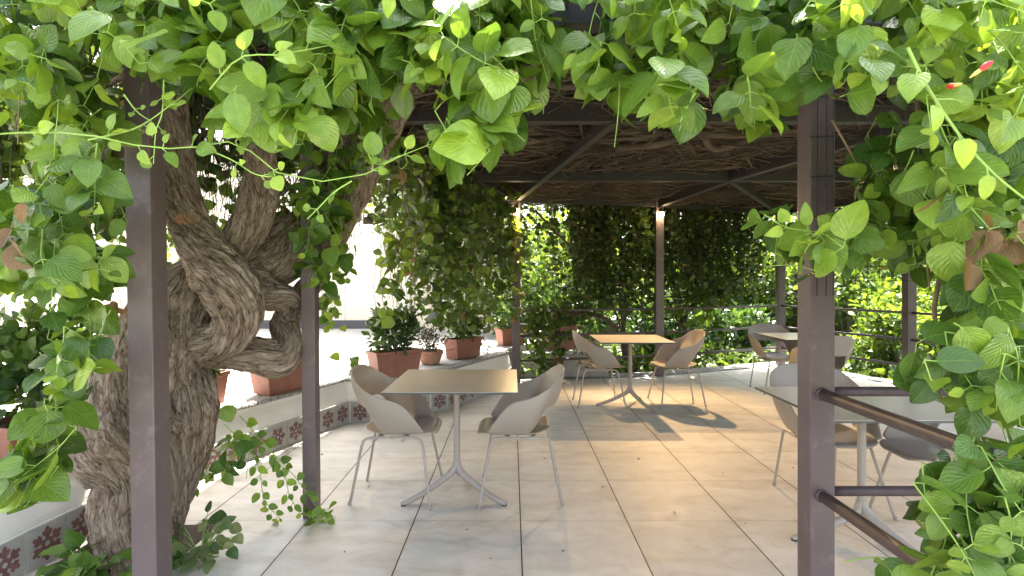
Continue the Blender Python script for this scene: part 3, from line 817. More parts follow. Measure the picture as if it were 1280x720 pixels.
# ================================================================== POTTED PLANTS
def blob_leaves(fol, c, rad, n, L, age=.2, face=FRONT, shell=.55, up=.6):
    c = np.array(c); rad = np.array(rad)
    for k in range(n):
        v = unit(rng.normal(0, 1, 3)); r = (shell + (1 - shell) * rng.uniform()) * (1 + .28 * noise.noise(Vector(v * 2.2 + c)))
        p = c + v * rad * r
        d = unit(v * .9 + UP * up * .7 + rng.normal(0, .45, 3)); nn = unit(UP * .7 + v * .4 + rng.normal(0, .5, 3))
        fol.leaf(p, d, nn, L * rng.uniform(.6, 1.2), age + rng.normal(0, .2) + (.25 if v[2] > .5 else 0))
def potted(loc, rz, kind, size, bush, n, L, mat, label, age=.2, narrow=.55):
    root = tag(empty('potted_plant', loc, rz), label, 'potted plant', 'terracotta pots on the planter wall')
    if kind == 'trough':
        lx, ly, h = size; m = MB()
        def ring(sx, sy, z): return [(-sx, -sy, z), (sx, -sy, z), (sx, sy, z), (-sx, sy, z)]
        rs = [ring(lx * .42, ly * .40, 0), ring(lx * .485, ly * .47, h * .86), ring(lx * .505, ly * .5, h * .865), ring(lx * .51, ly * .505, h), ring(lx * .485, ly * .46, h), ring(lx * .47, ly * .45, h - .05)]
        vs = [[m.bm.verts.new(p) for p in r] for r in rs]
        m.bm.faces.new(vs[0][::-1]); 
        for r0, r1 in zip(vs, vs[1:]):
            for k in range(4): m.bm.faces.new((r0[k], r0[(k + 1) % 4], r1[(k + 1) % 4], r1[k]))
        pot = m.build('pot', M['terracotta'], root, bevel=.006)
        MB().box(-lx * .465, -ly * .445, h - .06, lx * .465, ly * .445, h - .035).build('soil', M['soil'], pot)
    else:
        r, _, h = size
        pot = MB().lathe([(0, 0), (r * .68, 0), (r * .70, .006), (r * .93, h * .72), (r * .93, h * .74), (r * 1.0, h * .745), (r * 1.0, h), (r * .9, h), (r * .86, h * .8)], 30).build('pot', M['clay'], root)
        MB().lathe([(0, h * .84), (r * .87, h * .84)], 24).build('soil', M['soil'], pot)
    f = Foliage()
    for bx, by, bz, rx, ry, rzz, fr in bush:
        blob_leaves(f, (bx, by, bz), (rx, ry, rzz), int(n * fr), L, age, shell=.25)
        for k in range(int(7 * fr) + 2):
            e = np.array((bx, by, bz)) + rng.normal(0, .5, 3) * np.array((rx, ry, rzz))
            f.stem([(e[0] * .25, e[1] * .25, h * .8), (e[0] * .5, e[1] * .5, (h * .8 + e[2]) * .5), e], .004, .002)
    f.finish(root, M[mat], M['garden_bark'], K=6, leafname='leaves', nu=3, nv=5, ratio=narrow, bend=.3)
    return root
ZT = .414
potted((-1.17, 5.34, ZT), R(40), 'trough', (.50, .24, .255), [(0, 0, .43, .27, .2, .2, 1.), (-.12, .02, .55, .12, .12, .14, .3), (.12, 0, .56, .13, .12, .14, .3)], 620, .062, 'leaf_dark', 'clipped dark green shrub in a terracotta trough behind the nearest table')
potted((-.93, 6.12, ZT), 0, 'round', (.145, 0, .15), [(0, 0, .25, .2, .18, .15, 1.), (-.03, 0, .36, .12, .1, .1, .35)], 560, .034, 'leaf_grey', 'grey purple bush in a round weathered clay pot, between two troughs', narrow=.42)
potted((-.60, 6.62, ZT), R(55), 'trough', (.50, .22, .24), [(0, 0, .38, .25, .2, .2, 1.), (-.06, 0, .55, .16, .14, .18, .5)], 500, .06, 'leaf_far', 'light green shrub in the terracotta trough farthest along the planter wall', age=.35)
potted((-1.98, 4.62, ZT), R(65), 'trough', (.50, .24, .25), [(0, 0, .32, .26, .14, .12, 1.)], 240, .075, 'leaf_far', 'terracotta trough with few leaves under the drooping trunk limb', age=.4)
potted((-2.36, 3.98, ZT), R(80), 'trough', (.44, .26, .25), [(0, 0, .33, .25, .18, .13, 1.), (0, -.1, .42, .14, .14, .1, .3)], 300, .085, 'leaf_dark', 'terracotta trough with glossy dark leaves just right of the left front post')
potted((-2.64, 2.98, ZT), R(80), 'trough', (.5, .28, .2), [(0, 0, .42, .3, .26, .28, 1.), (.05, .05, .62, .24, .22, .2, .5)], 620, .085, 'leaf_dark', 'big leafy dark shrub in a terracotta trough left of the trunk', age=.3)
potted((-2.62, 3.52, ZT), R(80), 'trough', (.4, .25, .2), [(0, 0, .36, .24, .2, .2, 1.)], 300, .085, 'leaf_far', 'second terracotta trough left of the trunk, half hidden by hanging leaves', age=.3)
potted((-.02, 7.95, ZT - .02), R(30), 'trough', (.42, .24, .26), [(.05, 0, .45, .28, .22, .24, 1.)], 320, .09, 'leaf_dark', 'pinkish trough and shrub behind the back-left lamp post', age=.2)
potted((.72, 8.05, .33), R(10), 'trough', (.45, .3, .36), [(0, 0, .6, .34, .3, .3, 1.)], 260, .12, 'leaf_dark', 'dark shrub in a trough behind the back railing on the concrete wall', age=.1)

# ================================================================== GNARLED TRUNK
def limb(spec, nseg, nside=150, twist=1.5, amp=.13, seed=0, lump=.22):
    """spec rows: u, v, half width in photo px, depth"""
    ctr = [(*W(u, v, d), hp * d / F) for u, v, hp, d in spec]
    cp = catmull(ctr, nseg); P = cp[:, :3]; Rd = np.maximum(cp[:, 3], .01)
    T = np.gradient(P, axis=0); T = unit(T)
    A = np.zeros_like(P); ref = np.array((0., -1, 0))
    for i in range(nseg):
        a = ref - T[i] * ref.dot(T[i]); a = a / (np.linalg.norm(a) + 1e-9); A[i] = a; ref = a
    B = np.cross(T, A); s = np.concatenate([[0], np.cumsum(np.linalg.norm(np.diff(P, axis=0), axis=1))])
    nc = nside + 1; rm = float(Rd.mean())
    V = np.zeros((nseg, nc, 3)); UV = np.zeros((nseg, nc, 2))
    for i in range(nseg):
        r = Rd[i]
        for k in range(nc):
            th = 2 * math.pi * k / nside + math.pi; ta = th + twist * s[i] / .35      # the seam lies at the back
            c, sn = math.cos(ta), math.sin(ta)
            big = noise.noise(Vector((c * 1.25 + seed, sn * 1.25, s[i] * 2.3)))
            rid = abs(noise.noise(Vector((c * 2.6 + seed * 2, sn * 2.6, s[i] * 2.6 + big * .8)))) * 2.4
            fine = abs(noise.noise(Vector((c * 7 + seed, sn * 7, s[i] * 6 + big)))) * 2.4
            cr = abs(noise.noise(Vector((c * r * 30 + big, sn * r * 30, s[i] * 8 + seed)))) * 2.6
            f = 1 + lump * big + amp * (min(1, rid) ** .6 - .6) * 1.1 + amp * .5 * (min(1, fine) ** .6 - .6) + .011 / max(r, .04) * (min(1, cr) ** .5 - .6)
            V[i, k] = P[i] + (A[i] * math.cos(th) + B[i] * math.sin(th)) * r * f
            UV[i, k] = (ta * rm, s[i])
    V[:, -1] = V[:, 0]
    idx = np.arange(nseg * nc).reshape(nseg, nc)
    Q = np.stack([idx[:-1, :-1], idx[:-1, 1:], idx[1:, 1:], idx[1:, :-1]], axis=-1).reshape(-1, 4)
    return V.reshape(-1, 3), Q, UV.reshape(-1, 2)
tree = tag(empty('old_vine', (-1.85, 2.65, 0)), 'ancient gnarled vine with a thick twisted trunk growing beside the left front post', 'vine trunk')
def limb_obj(name, *a, **k):
    V, Q, UV = limb(*a, **k); o = link(name, np_mesh(name, V, Q, M['bark'], uv=UV), tree); o.location = -Vector(tree.location); return o
limb_obj('trunk', [(176, 760, 46, 2.62), (172, 690, 44, 2.62), (174, 640, 50, 2.63), (184, 598, 54, 2.65), (174, 556, 72, 2.68), (172, 512, 62, 2.72), (184, 465, 56, 2.78), (208, 418, 52, 2.88), (240, 380, 48, 2.98), (290, 345, 42, 3.1), (345, 320, 36, 3.28)], 340, seed=1.3, twist=.45, lump=.13, amp=.15)
limb_obj('branch', [(300, 342, 34, 3.15), (345, 318, 36, 3.3), (395, 290, 34, 3.42), (428, 235, 33, 3.45), (448, 180, 35, 3.45), (480, 120, 34, 3.4), (520, 60, 28, 3.3)], 190, seed=4.1, twist=.7, amp=.16)
limb_obj('branch', [(203, 60, 17, 2.72), (212, 150, 20, 2.74), (222, 225, 22, 2.76), (238, 282, 24, 2.78), (262, 322, 29, 2.77), (288, 358, 31, 2.77), (298, 394, 29, 2.78), (282, 424, 23, 2.8), (250, 428, 22, 2.84), (205, 408, 22, 2.9)], 260, seed=7.7, twist=.8, amp=.17)
limb_obj('branch', [(318, 60, 15, 2.95), (322, 140, 17, 2.98), (326, 215, 20, 2.98), (320, 262, 21, 2.97), (301, 298, 22, 2.95), (280, 322, 22, 2.92), (262, 350, 20, 2.92)], 150, nside=56, seed=2.9, twist=.8)
limb_obj('branch', [(205, 420, 34, 2.86), (245, 432, 27, 2.9), (285, 437, 22, 2.94), (322, 444, 21, 2.97), (349, 448, 22, 3.02), (360, 432, 17, 3.08), (356, 405, 16, 3.2), (374, 374, 14, 3.28), (398, 340, 13, 3.32), (415, 300, 13, 3.36), (430, 250, 12, 3.4)], 240, nside=72, seed=9.2, twist=.8, amp=.18)
limb_obj('branch', [(262, 360, 28, 2.98), (302, 352, 26, 3.02), (335, 368, 21, 3.06), (362, 372, 13, 3.1), (374, 378, 6, 3.13)], 90, nside=56, seed=5.5, twist=1.2, amp=.18)
limb_obj('branch', [(330, 335, 24, 3.2), (355, 310, 22, 3.24), (390, 268, 20, 3.5), (405, 210, 17, 3.6), (412, 140, 16, 3.6), (415, 70, 15, 3.6)], 110, nside=48, seed=3.3, twist=1.2)
limb_obj('branch', [(120, 565, 24, 2.60), (108, 548, 25, 2.585), (112, 522, 22, 2.60), (132, 497, 20, 2.63)], 50, nside=56, seed=6.1, twist=.6, amp=.22)
limb_obj('branch', [(228, 470, 26, 2.9), (236, 500, 30, 2.8), (234, 545, 30, 2.74), (222, 600, 24, 2.70), (208, 660, 20, 2.66), (196, 720, 20, 2.62)], 120, nside=56, seed=8.4, twist=.5, amp=.14)
for u, v, r, d in ((234, 273, 12, 2.70), (241, 311, 11, 2.70), (222, 245, 7, 2.69)):
    p = W(u, v, d); bmh = MB(); n = 14
    bmh.lathe([(0, .004), (r * d / F * .7, .004), (r * d / F, -.004), (r * d / F, -.03)], n)
    o = bmh.build('pruning_scar', M['scar'], tree); o.location = p - Vector(tree.location); o.rotation_euler = (R(80), R(rng.uniform(-20, 20)), R(20)); o.scale = (1.15, .75, 1)

# ================================================================== FRONT FOLIAGE
def vine(name, label, polys, d0, d1, n, L=.125, age=.25, down=(0, -.25, -1), length=(.14, .32), nodes=(3, 5), cat='vine', face=FRONT, droop=.6, mat='leaf', stemmat='stem', extra=None, margin=None, group=None, jit=.5, nu=5, nv=9):
    root = empty(name); tag(root, label, cat, group)
    f = Foliage(); L = L * (1.05 if d0 >= 1.3 else 1.06)
    k = 0; tries = 0
    def keep(p):
        u, v = proj(p); u += rng.normal(0, 11); v += rng.normal(0, 11); return any(inpoly(u, v, q) for q in polys)
    areas = []
    for q in polys:
        a = 0
        for i in range(len(q)): a += q[i][0] * q[(i + 1) % len(q)][1] - q[(i + 1) % len(q)][0] * q[i][1]
        areas.append(abs(a))
    pr = np.array(areas) / sum(areas)
    while k < n and tries < n * 60:
        tries += 1
        q = polys[rng.choice(len(polys), p=pr)]
        us = [p[0] for p in q]; vs = [p[1] for p in q]
        u, v = rng.uniform(min(us), max(us)), rng.uniform(min(vs), max(vs))
        if not inpoly(u, v, q): continue
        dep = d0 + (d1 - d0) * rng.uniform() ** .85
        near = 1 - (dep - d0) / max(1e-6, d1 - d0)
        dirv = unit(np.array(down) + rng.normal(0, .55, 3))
        spray(f, np.array(W(u, v, dep)) - dirv * .08, dirv, rng.uniform(*length), L, rng.integers(nodes[0], nodes[1] + 1), age=age * (.1 + .8 * near) + (.35 if rng.uniform() < .22 else -.05) + rng.normal(0, .12), face=face, droop=droop, keep=keep, jit=jit)  # deeper sprays get older, darker colour, which paints shade into the gaps
        k += 1
    if extra: extra(f)
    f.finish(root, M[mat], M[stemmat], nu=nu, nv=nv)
    return root

def shoot(f, path, L=.07, spacing=.09, age=.75, r=.0026, face=FRONT, bare=.35, tendrils=True):
    """one long runner through given points with small leaf pairs and tendrils"""
    cp = catmull(path, max(12, 6 * len(path))); f.stem(path if len(path) < 7 else cp[::3], r, r * .6)
    ln = np.concatenate([[0], np.cumsum(np.linalg.norm(np.diff(cp, axis=0), axis=1))]); s = spacing * .5
    while s < ln[-1]:
        i = min(len(cp) - 2, int(np.searchsorted(ln, s))); p = cp[i]; t = unit(cp[i + 1] - cp[max(0, i - 1)])
        a = unit(np.cross(t, FRONT)); fr = s / ln[-1]
        for sg in (1, -1):
            if rng.uniform() < bare: continue
            dd = unit(a * sg * .8 + t * .8 + np.array((0, -.3, -.15)) + rng.normal(0, .25, 3)); nn = unit(face + UP * .5 + rng.normal(0, .4, 3))
            sz = L * rng.uniform(.5, 1.15) * (1 - .4 * fr); b = p + dd * .018
            f.leaf(b, dd, nn, sz, age + rng.normal(0, .12)); f.stem([p, p + dd * .01, b + dd * sz * .06], r * .6, r * .4)
        if tendrils and rng.uniform() < .25:
            e = unit(rng.normal(0, 1, 3) + np.array((0, -.2, -.6))); e2 = unit(e + rng.normal(0, .8, 3)); e3 = unit(e2 + rng.normal(0, .9, 3))
            f.stem([p, p + e * .025, p + e * .025 + e2 * .025, p + e * .025 + e2 * .025 + e3 * .02], r * .35, r * .12)
        s += spacing * rng.uniform(.7, 1.3)

def px(*pts): return [np.array(W(u, v, d)) for u, v, d in pts]

# --- top fringe, in four plants side by side
T1 = [(60, -60), (330, -60), (330, 40), (330, 170), (300, 150), (262, 120), (228, 70), (196, 110), (178, 112), (150, 60), (100, 30), (60, 20)]
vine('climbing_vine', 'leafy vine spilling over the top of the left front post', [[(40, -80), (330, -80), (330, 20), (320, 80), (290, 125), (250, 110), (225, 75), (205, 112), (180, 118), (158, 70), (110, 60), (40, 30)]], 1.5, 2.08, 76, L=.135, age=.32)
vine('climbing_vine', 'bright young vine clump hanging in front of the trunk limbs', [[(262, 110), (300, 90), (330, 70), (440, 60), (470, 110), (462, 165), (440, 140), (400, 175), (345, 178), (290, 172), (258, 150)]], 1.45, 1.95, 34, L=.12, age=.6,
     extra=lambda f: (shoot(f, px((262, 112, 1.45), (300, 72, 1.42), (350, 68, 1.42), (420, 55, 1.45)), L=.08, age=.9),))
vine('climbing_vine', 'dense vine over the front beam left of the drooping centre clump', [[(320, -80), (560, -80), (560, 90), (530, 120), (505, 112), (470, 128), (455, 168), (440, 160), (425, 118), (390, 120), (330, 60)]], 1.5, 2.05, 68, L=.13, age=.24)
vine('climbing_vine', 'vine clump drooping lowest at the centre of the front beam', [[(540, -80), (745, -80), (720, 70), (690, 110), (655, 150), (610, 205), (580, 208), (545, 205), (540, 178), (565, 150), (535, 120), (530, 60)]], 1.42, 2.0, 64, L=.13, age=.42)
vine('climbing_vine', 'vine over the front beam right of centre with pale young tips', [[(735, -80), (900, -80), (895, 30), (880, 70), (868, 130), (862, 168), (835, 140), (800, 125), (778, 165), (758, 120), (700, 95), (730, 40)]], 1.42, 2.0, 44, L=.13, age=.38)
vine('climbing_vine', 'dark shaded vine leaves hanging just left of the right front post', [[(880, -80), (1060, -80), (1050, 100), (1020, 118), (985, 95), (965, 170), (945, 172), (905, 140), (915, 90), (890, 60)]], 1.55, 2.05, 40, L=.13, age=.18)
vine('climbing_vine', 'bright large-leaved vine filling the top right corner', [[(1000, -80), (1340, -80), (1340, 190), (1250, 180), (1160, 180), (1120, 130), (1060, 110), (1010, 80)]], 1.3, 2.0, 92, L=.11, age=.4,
     extra=lambda f: (shoot(f, px((1135, 60, 1.2), (1160, 110, 1.18), (1200, 170, 1.17), (1245, 220, 1.16), (1300, 262, 1.15)), L=.085, age=.95, r=.004),))
# --- right curtain
vine('climbing_vine', 'vine curtain down the right edge with long brown canes', [[(1165, 120), (1340, 120), (1340, 520), (1270, 500), (1210, 470), (1190, 430), (1175, 330), (1150, 260), (1120, 210)]], 1.35, 2.0, 76, L=.115, age=.26, down=(0, -.2, -1))
vine('climbing_vine', 'dark vine leaves beside the wire netting right of the post', [[(1060, 150), (1180, 150), (1180, 330), (1140, 350), (1090, 300), (1065, 240), (1085, 200)]], 1.75, 2.15, 34, L=.12, age=.08)
vine('climbing_vine', 'light green shoot reaching across the right front post', [[(925, 262), (975, 240), (1000, 280), (1050, 255), (1110, 265), (1130, 310), (1080, 335), (1040, 340), (985, 338), (970, 310), (930, 292)]], 1.55, 1.85, 11, L=.11, age=.55, down=(-.8, -.1, -.2), droop=.25, length=(.12, .25),
     extra=lambda f: (shoot(f, px((1120, 285, 1.8), (1080, 280, 1.72), (1035, 290, 1.65), (985, 285, 1.6), (955, 268, 1.58)), L=.10, age=.6, bare=.1),))
vine('climbing_vine', 'large leaves resting over the end of the upper handrail', [[(1120, 492), (1135, 455), (1200, 400), (1290, 420), (1340, 420), (1340, 545), (1240, 520), (1200, 515)]], 1.2, 1.6, 22, L=.098, age=.3)
vine('climbing_vine', 'vine clump below the handrail in the lower right corner', [[(1152, 610), (1190, 560), (1260, 560), (1340, 560), (1340, 760), (1150, 760), (1165, 700)]], 1.2, 1.65, 74, L=.092, age=.06)
vine('climbing_vine', 'few leaves poking up at the bottom edge below the lower rail', [[(1092, 700), (1130, 695), (1160, 705), (1170, 770), (1095, 770)]], 1.3, 1.6, 8, L=.10, age=.5, down=(0, -.3, .6), droop=.1)
# --- left curtain
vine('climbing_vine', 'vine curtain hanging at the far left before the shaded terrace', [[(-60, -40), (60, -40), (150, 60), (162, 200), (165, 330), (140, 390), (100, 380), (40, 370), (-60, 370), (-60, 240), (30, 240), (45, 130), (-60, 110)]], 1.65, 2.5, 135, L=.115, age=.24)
vine('climbing_vine', 'pale hanging strand of vine ending over the left end of the planter wall', [[(60, 350), (120, 360), (135, 440), (110, 470), (90, 560), (70, 600), (20, 640), (-30, 640), (-20, 590), (30, 540), (60, 480)]], 1.75, 2.15, 38, L=.12, age=.55)
# --- vine on the middle post and around it
vine('climbing_vine', 'vine with round leaves climbing the slim post behind the trunk', [[(368, 150), (480, 120), (500, 190), (452, 235), (430, 300), (450, 340), (425, 360), (415, 400), (380, 360), (362, 300), (360, 240)]], 2.85, 3.7, 74, L=.105, age=.12, nu=5, nv=6)
vine('climbing_vine', 'thin strand of small leaves hanging beside the slim post', [[(395, 340), (425, 350), (430, 430), (460, 440), (455, 480), (420, 470), (400, 420)]], 3.3, 3.7, 12, L=.085, age=.4, nu=4, nv=5)
# --- trailing creeper by the trunk and on the floor
vine('trailing_creeper', 'creeper trailing from the planter wall down to the slim post foot', [[(238, 520), (300, 505), (325, 540), (330, 590), (290, 600), (245, 600)]], 2.75, 3.05, 12, L=.085, age=.08, nu=5, nv=6, cat='creeper',
     extra=lambda f: [shoot(f, px(*p), L=.075, age=.35, bare=.1, spacing=.065, tendrils=False) for p in
                      ([(280, 530, 2.85), (310, 560, 2.9), (325, 590, 2.9), (330, 625, 2.95), (350, 648, 3.0)], [(300, 520, 2.95), (345, 570, 2.95), (372, 600, 2.98), (400, 640, 3.0)],
                       [(318, 545, 2.95), (352, 580, 2.95), (362, 622, 2.95), (385, 645, 3.0), (420, 646, 3.05)], [(255, 560, 2.85), (258, 590, 2.8), (240, 615, 2.75)])])
def plantlet(name, c, n, L, mat, label, spread, age):
    root = tag(empty(name, c), label, 'plant'); f = Foliage()
    for k in range(n):
        a = rng.uniform(0, 6.28); d = unit(np.array((math.cos(a) * .8, math.sin(a) * .8 - .3, rng.uniform(.3, 1.2)))); l = rng.uniform(.04, spread)
        p = d * l; f.stem([(0, 0, 0), p * .6 + UP * .02, p], .002, .0015); f.leaf(p, unit(d + np.array((0, -.4, -.5)) + rng.normal(0, .3, 3)), unit(UP + FRONT * .6 + rng.normal(0, .3, 3)), L * rng.uniform(.6, 1.15), age + rng.normal(0, .2))
    f.finish(root, M[mat], M['stem'], K=5)
plantlet('ground_plant', (-1.93, 2.42, .0), 30, .105, 'leaf', 'broad green leaves sprouting at the near foot of the trunk', .20, .2)
plantlet('ground_plant', (-1.52, 2.62, .0), 46, .075, 'leaf_varieg', 'small variegated plant on the floor right of the left front post', .22, .3)
plantlet('ground_plant', (-1.62, 2.45, .0), 16, .09, 'leaf', 'dark leaves low behind the foot of the left front post', .14, .05)
plantlet('ground_plant', (-1.08, 3.0, .0), 14, .06, 'leaf', 'bright green seedling at the foot of the slim post', .11, .75)

# --- long pale runners crossing in front of the left post
def runner(label, specs):
    root = tag(empty('vine_runner'), label, 'vine shoot'); f = Foliage()
    for s, L, sp in specs: shoot(f, px(*s), L=L, spacing=sp, age=.85, bare=.3)
    f.finish(root, M['leaf'], M['stem'], K=14)
runner('long pale vine runner stretched across the left front post', [([(-40, 170, 1.5), (50, 165, 1.5), (120, 170, 1.5), (190, 185, 1.5), (250, 183, 1.5), (300, 178, 1.5), (345, 215, 1.5), (430, 226, 1.52), (500, 195, 1.55), (560, 172, 1.6)], .07, .10),
        ([(250, 183, 1.5), (290, 200, 1.5), (320, 218, 1.5), (352, 222, 1.5)], .05, .08), ([(110, 175, 1.5), (170, 160, 1.52), (215, 130, 1.55), (240, 110, 1.6)], .07, .09)])
runner('short pale runner pointing down beside the slim post', [([(440, 226, 1.55), (418, 240, 1.55), (400, 258, 1.55), (384, 274, 1.55)], .045, .1), ([(500, 195, 1.55), (470, 205, 1.55), (455, 180, 1.55)], .085, .06)])
runner('curling runner hanging from the leaves above the left front post', [([(205, 100, 1.6), (203, 140, 1.6), (195, 165, 1.6), (192, 205, 1.6)], .05, .09), ([(155, 118, 1.6), (172, 140, 1.6), (190, 152, 1.6)], .04, .1)])

# --- bare canes and dry leaves
def canes(label, specs, mat='cane'):
    root = tag(empty('vine_cane'), label, 'vine stems'); 
    for s, r in specs:
        cp = catmull(px(*s), 26); MB().tube([Vector(p) for p in cp], list(np.linspace(r, r * .6, 26)), 7).build('cane', M[mat], root)
canes('bundle of brown vine canes hanging behind the leaves on the right', [
    ([(1140, 60, 1.9), (1150, 150, 1.9), (1158, 215, 1.88), (1168, 262, 1.86), (1176, 330, 1.84), (1168, 385, 1.8), (1175, 420, 1.75), (1200, 455, 1.7)], .010),
    ([(1190, 60, 1.8), (1182, 200, 1.8), (1184, 300, 1.8), (1195, 400, 1.78)], .005), ([(1130, 170, 1.9), (1150, 220, 1.9), (1155, 290, 1.88), (1162, 360, 1.85)], .005),
    ([(1130, 188, 1.9), (1112, 235, 1.88), (1080, 278, 1.85), (1060, 290, 1.82)], .005), ([(1040, 150, 1.9), (1060, 185, 1.88), (1085, 232, 1.86)], .0045),
    ([(1135, 190, 1.95), (1122, 240, 1.9), (1110, 262, 1.88)], .004), ([(1210, 150, 1.8), (1198, 215, 1.8), (1194, 260, 1.8)], .004), ([(1235, 110, 1.7), (1225, 200, 1.75), (1215, 300, 1.75)], .004),
    ([(1165, 240, 1.85), (1195, 190, 1.85), (1225, 205, 1.8)], .004)])
canes('brown vine canes hanging in the left curtain of leaves', [([(70, 60, 2.2), (85, 180, 2.2), (92, 250, 2.2), (108, 290, 2.2)], .006), ([(100, 100, 2.2), (100, 230, 2.2), (112, 285, 2.2)], .006), ([(-20, 60, 1.8), (40, 40, 1.8), (70, 20, 1.85), (95, 0, 1.9)], .006),
       ([(30, 0, 1.9), (26, 90, 1.9), (22, 180, 1.9)], .003), ([(112, 60, 2.1), (118, 150, 2.1), (112, 240, 2.1)], .005)])
def dry(label, u, v, d, n, s):
    root = tag(empty('dry_leaves', W(u, v, d)), label, 'dead leaves'); f = Foliage()
    for k in range(n):
        p = rng.normal(0, 1, 3) * np.array((.05, .02, .045)) * (n > 3) + (0 if n > 3 else rng.normal(0, .015, 3))
        f.leaf(p, unit(np.array((rng.normal(0, .6), -.2, -1))), unit(FRONT + rng.normal(0, .6, 3)), s * rng.uniform(.7, 1.2), rng.uniform())
        f.stem([p, p + UP * .008 + rng.normal(0, .004, 3), p + UP * .016 + rng.normal(0, .008, 3)], .0013, .001)
    f.finish(root, M['dry'], M['cane'], K=4, fold=.7, bend=.8)
dry('cluster of dead brown leaves hanging near the right edge', 1238, 285, 1.42, 9, .085)
dry('pair of dead brown leaves in the left curtain', 14, 298, 1.62, 2, .09); dry('single dead leaf above another in the left curtain', 30, 262, 1.62, 1, .075)
dry('dead leaves behind the left front post among twigs', 150, 385, 2.35, 4, .08); dry('large curled dead leaf high in the left foliage', 66, 40, 1.9, 2, .15)
def flower(label, u, v, d, s, rot):
    root = tag(empty('flower_bud', W(u, v, d)), label, 'flower'); root.rotation_euler = rot
    MB().lathe([(0, 0), (.006 * s, .004), (.012 * s, .02 * s), (.013 * s, .032 * s), (.007 * s, .048 * s), (.001, .056 * s)], 12).build('petals', M['red'], root)
    MB().lathe([(.001, -.03 * s), (.004 * s, -.022 * s), (.007 * s, -.004), (.0075 * s, .008 * s)], 10).build('calyx', M['bud'], root)
flower('pink red flower bud among the top right leaves', 1222, 90, 1.22, .62, (R(20), R(50), 0)); flower('round red bud just left of the larger bud', 1196, 106, 1.22, .55, (R(-80), 0, 0))

# ================================================================== BACK CURTAINS, small leaves in strands
def curtain(label, a, b, ztop, zlow, nstr, L, per, age, mat='leaf_far', depth=.5, dryfrac=.3, name='vine_curtain', zl2=None, along=None):
    root = tag(empty(name, ((a[0] + b[0]) / 2, (a[1] + b[1]) / 2, ztop)), label, 'vine'); off = np.array(root.location)
    f = Foliage(); a = np.array(a); b = np.array(b); nrm = unit(np.array((-(b - a)[1], (b - a)[0])))
    cl = rng.uniform(0, 1, max(4, int(np.linalg.norm(b - a) * 4.5)))
    for k in range(nstr):
        t = rng.uniform() if k % 3 == 0 else float(np.clip(rng.choice(cl) + rng.normal(0, .03), 0, 1)); q = a + (b - a) * t + nrm * rng.uniform(-.1, depth)
        if min((q[0] - .055) ** 2 + (q[1] - 6.95) ** 2, (q[0] - 2.09) ** 2 + (q[1] - 7.45) ** 2) < .085: continue
        zl = zlow if zl2 is None else zlow + (zl2 - zlow) * t
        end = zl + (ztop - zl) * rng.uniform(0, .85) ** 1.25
        K = 7; zs = np.linspace(ztop + .1, end, K)
        pts = np.stack([q[0] + np.cumsum(rng.normal(0, .035, K)), q[1] + np.cumsum(rng.normal(0, .035, K)), zs], axis=1) - off
        dr = rng.uniform() < dryfrac
        f.stem(pts, .003 if not dr else .0035, .0015)
        if dr: continue
        n = int(per * (ztop - end)); ss = rng.uniform(0, 1, n)
        cp = catmull(pts, 40)
        for s in ss:
            p = cp[int(s * 39)]; o = rng.normal(0, 1, 3); d = unit(np.array((o[0], o[1], -.5 + .5 * o[2])))
            f.leaf(p + d * .03, d, unit(UP * .5 + rng.normal(0, .8, 3)), L * rng.uniform(.5, 1.25), age + rng.normal(0, .22), dead=.8 if rng.uniform() < .018 else 0.)
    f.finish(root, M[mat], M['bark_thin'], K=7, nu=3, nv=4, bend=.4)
curtain('hanging vine curtain with backlit leaves between the slim post and the back-left post', (-.85, 4.2), (.0, 6.9), 2.55, 1.0, 340, .105, 24, .38, dryfrac=.56, depth=.45, zl2=.62)
curtain('sparse vine strands over the bright terrace right of the trunk', (-1.25, 3.3), (-.85, 4.2), 2.5, 1.5, 40, .105, 16, .35, dryfrac=.35, depth=.5)
curtain('small-leaved vine curtain behind the back-left lamp post railing', (.1, 7.25), (2.05, 7.75), 2.55, .85, 320, .08, 25, .12, dryfrac=.4, depth=.5)
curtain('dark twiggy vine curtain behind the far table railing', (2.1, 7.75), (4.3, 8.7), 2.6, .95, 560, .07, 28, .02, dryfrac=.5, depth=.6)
curtain('thin vine curtain on the short far right railing', (4.4, 8.6), (5.15, 6.8), 2.6, 1.35, 110, .08, 24, .1, dryfrac=.25, depth=.4)
curtain('vine hanging along the right side of the pergola', (5.2, 6.8), (5.4, 2.3), 2.6, 1.3, 330, .10, 26, .15, dryfrac=.2, depth=.5)
curtain('vine strands climbing low over the concrete wall by the back-left lamp post', (-.35, 6.9), (.75, 7.35), .95, .05, 60, .09, 36, .3, dryfrac=.05, depth=.15)
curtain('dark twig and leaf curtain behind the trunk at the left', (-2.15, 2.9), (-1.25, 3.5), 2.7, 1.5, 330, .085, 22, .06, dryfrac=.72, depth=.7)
curtain('leaf curtain behind the left front post over the terrace', (-3.6, 2.7), (-2.2, 3.3), 2.7, 1.15, 170, .11, 24, .3, dryfrac=.3, depth=.7)

